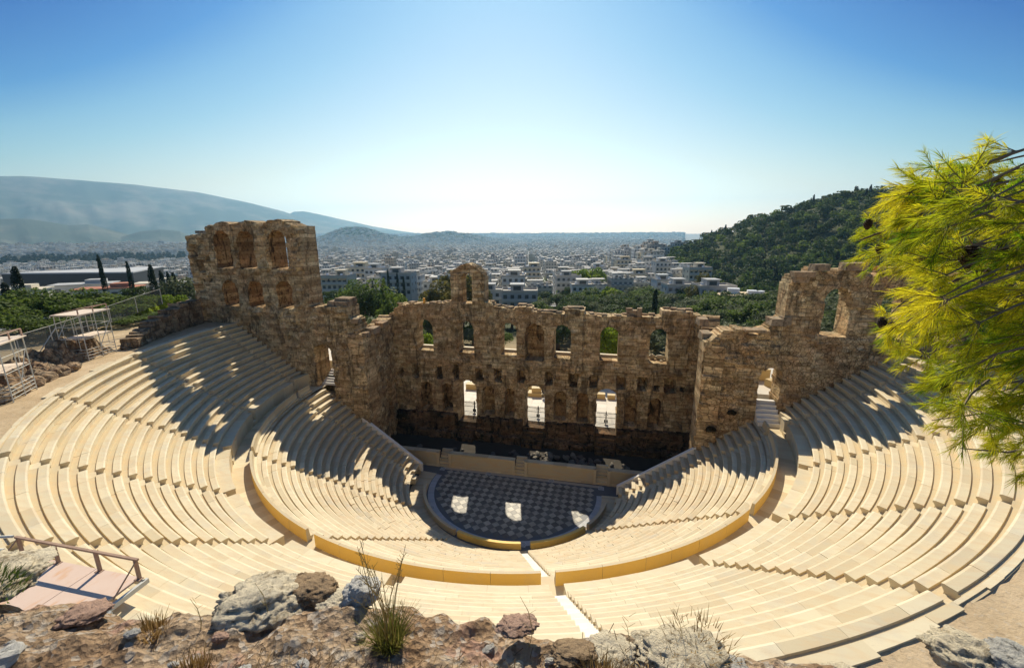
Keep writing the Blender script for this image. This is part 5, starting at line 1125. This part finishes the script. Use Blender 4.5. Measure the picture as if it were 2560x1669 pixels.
for a in (('A', 850, 215, 690, 'cream flats with orange awnings beside the tall left wing'), ('C', 1000, 205, 684, 'wide grey block of flats above the pines in the gap between the ruins'), ('D', 945, 250, 672, 'pale grey flats behind the slim cypress, left of the lone arch'), ('B', 1090, 225, 705, 'white house with a stepped terrace just left of the lone arch'), ('E', 900, 270, 668, 'cream flats with a wide roof terrace above the awning flats'),
          ('B', 1285, 205, 690, 'white cubic house with a tower room right of the lone arch'), ('C', 1300, 165, 728, 'dark grey low house with roof clutter behind the stage wall crest'), ('C', 1230, 185, 725, 'grey terrace house between the lone arch and the white cubic house'), ('E', 1330, 290, 668, 'pale green house with a planted roof left of the straight street'), ('B', 1455, 215, 712, 'long white house with a cornice behind the dark belt trees'),
          ('D', 1495, 320, 668, 'pale blue grey flats right of the straight street'), ('C', 1420, 240, 690, 'low dark house at the right side of the straight street'), ('E', 1590, 270, 685, 'ochre yellow flats with balconies behind the bright tree'), ('B', 1650, 320, 655, 'white modern flats with large windows near the wooded hill'), ('C', 1700, 205, 712, 'grey house with a small blue white roof room'), ('D', 1660, 230, 700, 'small white roof tower house with a brown tiled cap'),
          ('C', 1785, 185, 716, 'grey house with a sand coloured roof, left of the long dark one'), ('A', 1740, 260, 670, 'house with a big white roof pergola under the wooded hill'), ('E', 1555, 350, 650, 'green grey flats with a striped balcony'), ('A', 1620, 400, 630, 'terraced flats at the foot of the hill'), ('C', 1690, 470, 608, 'reddish villa block climbing the hill edge, higher one', .1), ('B', 1650, 430, 618, 'villa block climbing the hill edge, lower one')):
    put_block(*a, group='blocks of flats near the theatre')
# long dark house with a sand coloured roof (right of the belt)
hb = empty('long_house', tuple(at_bearing(1860, 178, 0))); hb.location.z = -2.5; hb.rotation_euler = (0, 0, R(-8)); tag(hb, 'long grey house with a sand coloured flat roof and dark glass front below the hill', 'house')
mb = MB(); mb.box((0, 0, 2), (17, 11, 11)); mb.build('wall', facm[2], hb); mb = MB(); mb.box((0, 0, 7.65), (18, 12.2, .3)); mb.build('roof', simple('sand_roof', (.72, .56, .36), .9, .15, .5), hb)
for k in range(2):
    for i in range(5): mb = MB(); mb.box((-6.6+i*3.3, -5.56, 2.2+3.2*k), (3.0, .14, 2.2)); mb.build('window', glassm, hb)
mb = MB(); mb.box((0, -5.9, 4.05), (17.4, .9, .25)); mb.build('balcony', railm, hb)
mb = MB(); mb.box((-3, 1, 8.7), (4, 3, 1.8)); mb.box((3, 0, 8.5), (3, 3, 1.4)); mb.tube([(5.5, -1, 7.8), (5.5, -1, 9.2)], 1.0, 10); mb.tube([(6.5, 1.5, 7.8), (6.5, 1.5, 9.0)], .9, 10); mb.build('roof_plant', tank, hb)
# the rest of the near blocks: small in view, no parts
kinds = []; kinds_h = []
for i in range(8):
    q = MB(); r_ = random.Random(60+i); w, dp, h = 1, 1, 1; w, dp, h = r_.uniform(9, 14), r_.uniform(9, 13), r_.choice([6.2, 9.3, 12.4, 15.5]); q.box((0, 0, h/2-4), (w, dp, h+8), t=r_.random())
    for k in range(1, int(h/3.1)): q.box((0, -dp/2-.5, k*3.1), (w*.95, 1.1, .9), t=r_.random())
    q.box((r_.uniform(-2, 2), 1, h+1.4), (w*.5, dp*.45, 2.8), t=r_.random()); q.box((r_.uniform(-2, 2), 1, h+2.9), (w*.6, dp*.55, .2), t=.3)
    for s in (-1, 1): q.box((s*w/2, 0, h+.4), (.3, dp, .8), t=.2); q.box((0, s*dp/2, h+.4), (w-.3, .3, .8), t=.2)
    for s in range(5): q.box((r_.uniform(-.42, .42)*w, r_.uniform(-.42, .42)*dp, h+.8), (1.5, 1.2, 1.6), t=r_.random())
    kinds_h.append(h); kinds.append(mesh_data('city_block', q.V, q.F, cm, tone=q.T))
taken = [at_bearing(px, d)[:2] for px, d in ((850, 215), (1000, 205), (945, 250), (1090, 225), (900, 270), (1285, 205), (1300, 165), (1230, 185), (1330, 290), (1455, 215), (1495, 320), (1420, 240), (1590, 270), (1650, 320), (1700, 205), (1660, 230), (1785, 185), (1740, 260), (1555, 350), (1620, 400), (1690, 470), (1650, 430), (1860, 178))]
for (d, px, p, z, h, a, b, tn) in near_cells:
    if min(np.hypot(*(p-t_)) for t_ in taken) < 15: continue
    o = bpy.data.objects.new('city_block', kinds[int(tn*8) % 8]); COL.objects.link(o); o.location = (p[0], p[1], z); o.rotation_euler = (0, 0, R(11.5)); tag(o, ('low' if kinds_h[int(tn*8) % 8] < 7 else 'three storey' if kinds_h[int(tn*8) % 8] < 10 else 'taller')+' flat roofed block, '+('front' if d < 300 else 'middle' if d < 370 else 'rear')+' part of the nearer city, '+sector(px), 'apartment block', 'blocks in the nearer city')
v = np.empty(len(simple_t[1].vertices)*3); simple_t[1].vertices.foreach_get('co', v); v = v.reshape(-1, 3)[:440]; VV = []
for i in range(900):
    px = cr.uniform(-100, 1650); d = 215+1100*cr.random()**1.4; p = at_bearing(px, d); s = cr.uniform(.45, 1.0); VV.append(v*[s, s, s*1.15]+[p[0], p[1], float(H(p[0], p[1]))])
VV = np.concatenate(VV); o = mesh('city_greenery', VV, np.arange(len(VV)).reshape(-1, 4), LF['mid'], tone=cr.random(len(VV)//4)); tag(o, 'small green treetops dotted between the city roofs', 'trees', kind='stuff')
# straight tree lined street
sm = simple('pale_street', (.50, .49, .46), .9, .1, .2); s0 = at_bearing(1392, 190); V = []; F = []
for i in range(25):
    p = s0[:2]+e1*i*28; 
    for s in (-4.5, 4.5): q = p+e2*s; V.append((q[0], q[1], float(H(q[0], q[1]))+1.2))
for i in range(24): F.append([2*i, 2*i+1, 2*i+3, 2*i+2])
o = mesh('street', V, F, sm); o['kind'] = 'structure'
for i in range(22):
    p = s0[:2]+e1*(10+i*17)+e2*9.5; plant_tree('b3' if i % 2 else 'b1', (p[0], p[1], float(H(p[0], p[1]))), .95, i*1.3, 'dark street tree in the row along the straight street', 'street trees')
# museum: long dark glass box
mu = empty('museum', (0, 0, 0)); tag(mu, 'long low museum with a dark glass upper storey and white flat roof, far left', 'museum')
pa, pb, pc = at_bearing(13, 300), at_bearing(339, 262), at_bearing(417, 300); zt = 11.0
def slab(pts, z0, z1, name, mat):
    n = len(pts); V = [(p[0], p[1], z0) for p in pts]+[(p[0], p[1], z1) for p in pts]; F = [list(range(n))[::-1], [n+i for i in range(n)]]+[[i, (i+1) % n, n+(i+1) % n, n+i] for i in range(n)]; mesh(name, V, F, mat, mu)
pd = at_bearing(150, 301); dg, t, b = nm('dark_glass', .3, .5); b.inputs['Base Color'].default_value = (.02, .024, .03, 1)
A_ = [pa, pb, pc, pd]; slab(A_, zt-5.6, zt-.3, 'glass_storey', dg); slab([p+(p-(pa+pc)/2)*.015 for p in A_], zt-.3, zt+.25, 'roof', simple('white_roof', (.46, .47, .47), .8)); slab([p-(p-(pa+pc)/2)*.1 for p in A_], zt-20, zt-5.6, 'base_storey', facm[2])
for (px, d, w, h, zt_, mt_, lab) in ((215, 225, 17, 5, 707, facm[2], 'white flat roofed house in front of the museum'), (275, 205, 17, 5, 717, simple('terracotta', (.42, .17, .10), .9, .15, .5), 'low house with a terracotta roof in front of the museum'), (395, 215, 12, 5, 704, facm[0], 'long cream wall building at the right end of the museum'), (30, 215, 16, 6, 722, facm[0], 'pale house at the left edge above the bushes')):
    D = ray(px, zt_); p = at_bearing(px, d); z = CAM[2]+D[2]/math.hypot(D[0], D[1])*d; e = empty('low_house', (p[0], p[1], z)); e.rotation_euler = (0, 0, R(40)); tag(e, lab, 'house'); mb = MB(); mb.box((0, 0, -h), (w, 8, 2*h-.6)); mb.build('wall', facm[1], e)
    mb = MB(); mb.box((0, 0, -.2), (w+1, 9, .3)); mb.box((w*.2, 0, .6), (w*.3, 5, 1.4)); mb.build('roof', mt_, e)
    for i in range(4): mb = MB(); mb.box((-w/2+w*(i+.5)/4, -4.02, -2.2), (1.6, .12, 1.5)); mb.build('window', glassm, e)
# park of cypresses far left
P_ = []; pr2 = np.random.default_rng(8)
for i in range(520): px = pr2.uniform(-150, 480); d = pr2.uniform(1180, 1500); p = at_bearing(px, d); P_.append((p[0], p[1], float(H(p[0], p[1])), pr2.uniform(.9, 1.7)))
v = np.empty(len(hcy.vertices)*3); hcy.vertices.foreach_get('co', v); v = v.reshape(-1, 3)[:480]
VV = np.concatenate([v*[3.4*s, 3.4*s, 1.5*s]+[x, y, z] for x, y, z, s in P_]); o = mesh('park_wood', VV, np.arange(len(VV)).reshape(-1, 4), LF['cyp'], tone=pr2.random(len(VV)//4)); tag(o, 'dark strip of park trees across the city on the left', 'wood', kind='stuff')
P_ = []
for i in range(1500):
    if i % 3: px = pr2.normal(905, 62); d = pr2.uniform(2350, 3000)
    else: px = pr2.normal(1110, 100); d = pr2.uniform(2600, 3100)
    p = at_bearing(px, d); P_.append((p[0], p[1], float(H(p[0], p[1])), pr2.uniform(1.2, 2.2)))
s_ = simple_t[0]; v = np.empty(len(s_.vertices)*3); s_.vertices.foreach_get('co', v); v = v.reshape(-1, 3)[:240]
VV = np.concatenate([v*[1.7*s, 1.7*s, 1.2*s]+[x, y, z] for x, y, z, s in P_]); o = mesh('far_wood', VV, np.arange(len(VV)).reshape(-1, 4), LF['dark'], tone=pr2.random(len(VV)//4)); tag(o, 'bluish wooded knoll rising out of the far city', 'wood', kind='stuff')
# ------------------------------------------------------------ mountains
def mountain(name, pts, dist, depth, seed, mat):
    V = []; F = []; nu, nv = 220, 26; xs = [p[0] for p in pts]; ys = [p[1] for p in pts]
    for i in range(nu+1):
        px = xs[0]+(xs[-1]-xs[0])*i/nu; py_ = float(np.interp(px, xs, ys)); D = ray(px, py_); hz = math.hypot(D[0], D[1]); b_ = math.atan2(D[0], D[1]); zr = CAM[2]+D[2]/hz*dist
        for j in range(nv+1):
            s = j/nv*1.35; q = min(s, 2-s) if s > 1 else s; d = dist-depth+depth*s; pr_ = q**1.15 if s <= 1 else q
            n = noise.fractal(Vector((px*.012, s*3.2, seed)), 1, 2, 5)*.10*q*(1-q)*2.2+abs(noise.noise(Vector((px*.012+s*.6, s*.8, seed))))*-.12*q*(1-q)*3
            V.append((CAM[0]+math.sin(b_)*d, CAM[1]+math.cos(b_)*d, -58+(zr+58)*max(0, pr_+n)))
    for i in range(nu):
        for j in range(nv): a = i*(nv+1)+j; F.append([a, a+nv+1, a+nv+2, a+1])
    o = mesh(name, V, F, mat, smooth=True); o['kind'] = 'structure'
mm_, t, b = nm('mountain_scrub', .95, .05); pos = N(t, "ShaderNodeNewGeometry").outputs['Position']
t.links.new(mixc(t, ramp(t, noise_tex(t, .0019, 7, .62, pos), [(.46, 0.0), (.66, 1.0)]), (.08, .09, .06), (.22, .19, .14)), b.inputs['Base Color'])
mountain('mountain', [(-900, 470), (-400, 448), (0, 438), (60, 438), (170, 446), (340, 460), (500, 480), (620, 505), (700, 525), (760, 545), (840, 562), (960, 577), (1040, 584)], 6400, 2000, 1.0, mm_)
mountain('mountain', [(640, 585), (700, 545), (735, 528), (760, 527), (800, 535), (860, 549), (930, 565), (1000, 577), (1060, 585)], 7000, 1500, 4.0, mm_)
mountain('hill', [(-300, 560), (-60, 550), (0, 546), (60, 545), (110, 552), (170, 562), (220, 560), (270, 572), (330, 588)], 3800, 800, 7.0, mm_)
mountain('hill', [(300, 592), (350, 578), (400, 573), (450, 577), (480, 590)], 3600, 500, 9.0, mm_)
# ------------------------------------------------------------ pine branches close on the right
pine = tag(empty('pine_tree', (15.5, -37.2, 17.3)), 'pine with long yellow green needles hanging into the view from the right', 'pine tree')
def rel(p): return Vector(p)-Vector((15.5, -37.2, 17.3))
mb = MB(); mb.tube([rel((15.5, -37.2, 16.8)), rel((15.4, -37.3, 22)), rel((15.0, -37.4, 27)), rel((14.8, -37.3, 32))], [.3, .26, .2, .1], 10); mb.build('trunk', bark, pine)
twig = simple('grey_twig', (.20, .15, .10), .85, .3, 20); need = leaf_mat('pine_needles', (.07, .14, .010), (.46, .43, .02), .5, ((.20, .38, .01), (.98, .86, .03)))
cone_m = simple('dark_cone', (.07, .045, .03), .8, .3, 30)
prng = np.random.default_rng(31); pr3 = random.Random(31)
out_l = [(385, 2310), (400, 2270), (440, 2215), (500, 2150), (545, 2108), (600, 2112), (650, 2150), (690, 2215), (740, 2260), (770, 2200), (800, 2150), (850, 2150), (900, 2235), (950, 2300), (1000, 2235), (1040, 2260), (1075, 2340), (1110, 2420), (1150, 2440), (1190, 2540), (1210, 2560)]
NV, NF, NT, BV = [], [], [], MB(); nb_ = 0
sprays = []
for row in np.arange(400, 1225, 36):
    xl = float(np.interp(row, [p[0] for p in out_l], [p[1] for p in out_l])); xs_ = np.arange(xl+48, 2740, 58)
    for kx, x in enumerate(xs_):
        if row > 960 and kx > 2 and pr3.random() < .4: continue
        if pr3.random() < .07: continue
        sprays.append((x+pr3.uniform(-22, 22), row+pr3.uniform(-18, 18), 1.8+1.5*pr3.random()+.2*(kx == 0), kx))
        if pr3.random() < .45: sprays.append((x+pr3.uniform(-30, 40), row+pr3.uniform(-25, 25), 3.0+1.2*pr3.random(), kx+1))
RTV, FWV, UPV = Vector(rt), Vector(fw), Vector((0, 0, 1))
for (px, py_, d, kx) in sprays:
    cen = Vector(view_pt(px, py_, d)); g_ = .55 if py_ < 480 else -.15
    ax = (RTV*-(.6+.3*pr3.random())+UPV*(g_*pr3.uniform(.2, 1.3)-.25*pr3.random())+FWV*pr3.uniform(-.5, .5)).normalized(); root = cen-ax*.17; tone0 = min(1, max(0, pr3.gauss(.46, .26)+(.2 if kx < 2 and py_ < 900 else 0)))
    BV.tube([root-ax*.28+UPV*.05+RTV*.05, root-ax*.12+UPV*.02, root], [.007, .0055, .004], 4, .5, False)
    for q in range(6):
        dr = (ax+Vector(prng.normal(size=3))*.5-UPV*.05).normalized(); L = pr3.uniform(.12, .24); BV.tube([root, root+dr*L*.6-UPV*.004, root+dr*L], [.003, .0022, .001], 3, .5, False); c0 = min(1, max(0, tone0+pr3.gauss(0, .14)))
        for i in range(66):
            s = .12+.88*prng.random()**.75; o_ = root+dr*L*s; rv = Vector(prng.normal(size=3)); sd2 = (rv-dr*rv.dot(dr)).normalized(); nd_ = (dr*(.8+.3*s)+sd2*.62-UPV*.26-RTV*.10).normalized(); l = prng.uniform(.05, .085); w_ = nd_.cross(Vector(prng.normal(size=3))).normalized()*.0011
            m_ = o_+nd_*l*.55; e_ = m_+(nd_-UPV*.16).normalized()*l*.45; b = nb_; NV += [o_-w_, o_+w_, m_+w_, m_-w_, e_]; NF += [[b, b+1, b+2, b+3], [b+3, b+2, b+4]]; t_ = min(1, max(0, c0+prng.normal(0, .1))); NT += [t_, t_]; nb_ += 5
mesh('needles', [tuple(rel(v)) for v in NV], NF, need, pine, tone=NT)
# limbs that carry the sprays
BB = MB(); BB.V, BB.F, BB.T = [tuple(rel(v)) for v in BV.V], BV.F, BV.T
BB.build('twigs', twig, pine)
for (pts, r0) in (([(2950, 560, 3.4), (2700, 520, 3.0), (2450, 520, 2.7), (2260, 560, 2.5), (2150, 600, 2.4)], .035), ([(2950, 700, 3.3), (2650, 660, 2.9), (2430, 680, 2.6), (2250, 770, 2.4)], .03), ([(2950, 900, 3.1), (2700, 930, 2.8), (2500, 960, 2.5), (2380, 955, 2.4), (2250, 985, 2.3)], .02), ([(2900, 1000, 3.0), (2650, 1020, 2.6), (2480, 1030, 2.4), (2330, 1050, 2.3)], .018),
                  ([(2950, 1100, 2.9), (2700, 1100, 2.5), (2520, 1130, 2.3), (2400, 1120, 2.2)], .02), ([(2900, 450, 3.5), (2700, 460, 3.1), (2480, 470, 2.9), (2340, 430, 2.8)], .028), ([(2560, 645, 2.6), (2430, 610, 2.5), (2420, 590, 2.45)], .012), ([(2560, 740, 2.4), (2470, 670, 2.5), (2440, 700, 2.5)], .007), ([(2560, 1010, 2.3), (2520, 985, 2.3), (2490, 970, 2.35)], .007), ([(2450, 955, 2.2), (2400, 960, 2.25), (2340, 955, 2.3)], .006)):
    mb = MB(); P_ = [rel(view_pt(*p)) for p in pts]; n = len(P_); mb.tube(P_, [.6*r0*(1-.8*i/(n-1)) for i in range(n)], 7); mb.build('limb', twig if r0 < .025 else bark, pine)
mb = MB(); mb.tube([rel((15.0, -37.4, 27)), rel(view_pt(2950, 700, 3.35))], [.09, .04], 7); mb.tube([rel((15.1, -37.4, 26.2)), rel(view_pt(2950, 1000, 3.1))], [.08, .03], 7); mb.build('limb', bark, pine)
for (px, py_, d, s) in ((2425, 640, 2.35, 1.2), (2290, 490, 2.5, .7), (2250, 545, 2.5, .7), (2262, 520, 2.55, .8), (2490, 460, 2.6, .9), (2170, 560, 2.55, .6), (2200, 620, 2.5, .6), (2205, 805, 2.35, .6), (2365, 970, 2.2, .6), (2230, 815, 2.3, .5), (2500, 630, 2.4, .9)):
    mb = MB(); c0 = rel(view_pt(px, py_, d))
    for k in range(9):
        rr0 = .034*s*math.sin(math.pi*(k+.8)/10); 
        for j in range(9): a = 2*math.pi*(j+.5*(k % 2))/9; p = c0+Vector((rr0*math.cos(a), rr0*math.sin(a), -.05*s+.0115*s*k)); mb.box(tuple(p), (.016*s, .016*s, .006*s), a, t=.5, tilt=(0, -.6))
    mb.tube([c0+Vector((0, 0, -.045*s)), c0, c0+Vector((0, 0, .045*s))], [.012*s, .026*s, .008*s], 8); mb.build('pine_cone', cone_m, pine)
# small bush on the right tower crest
V, F, T = leafcloud([(0, 0, .2, .9, .5, .35)], 900, .07, 3); o = mesh('dry_bush', V, F, leaf_mat('orange_scrub', (.34, .18, .04), (.55, .32, .08), .3), tone=T); o.location = (32.0, 1.9, 24.4); tag(o, 'orange dry bush growing on the crest of the right wing wall', 'bush')
for (x, y, z, s, lab) in ((19.6, .5, 9.0, .55, 'lower dark scrub clump rooted in the right wing wall'), (21.3, .6, 10.9, .45, 'upper dark scrub clump rooted in the right wing wall'), (-18.0, 8.8, 2.9, 1.0, 'dark bush in the left corner of the stage')):
    V, F, T = leafcloud([(0, 0, 0, s, s*.6, s*.8)], 700, .09*s+.03, 4); o = mesh('dark_bush', V, F, leaf_mat('dark_scrub', (.02, .016, .01), (.06, .045, .02), .1) if 'ds' not in globals() else ds, tone=T); ds = o.data.materials[0]; o.location = (x, y, z); tag(o, lab, 'bush')
# ------------------------------------------------------------ haze: one closed even box round everything
hm = bpy.data.materials.new('haze_air'); hm.use_nodes = True; t = hm.node_tree; t.nodes.remove(t.nodes['Principled BSDF'])
pv = N(t, "ShaderNodeVolumePrincipled"); pv.inputs['Color'].default_value = (.40, .73, 1.0, 1); pv.inputs['Density'].default_value = 1.0e-4; pv.inputs['Anisotropy'].default_value = .5
t.links.new(pv.outputs[0], t.nodes['Material Output'].inputs['Volume'])
mb = MB(); mb.box((0, 0, 312), (19600, 19600, 770)); hz_ = mb.build('haze', hm); hz_['kind'] = 'stuff'; hz_['label'] = 'pale blue haze in the air'
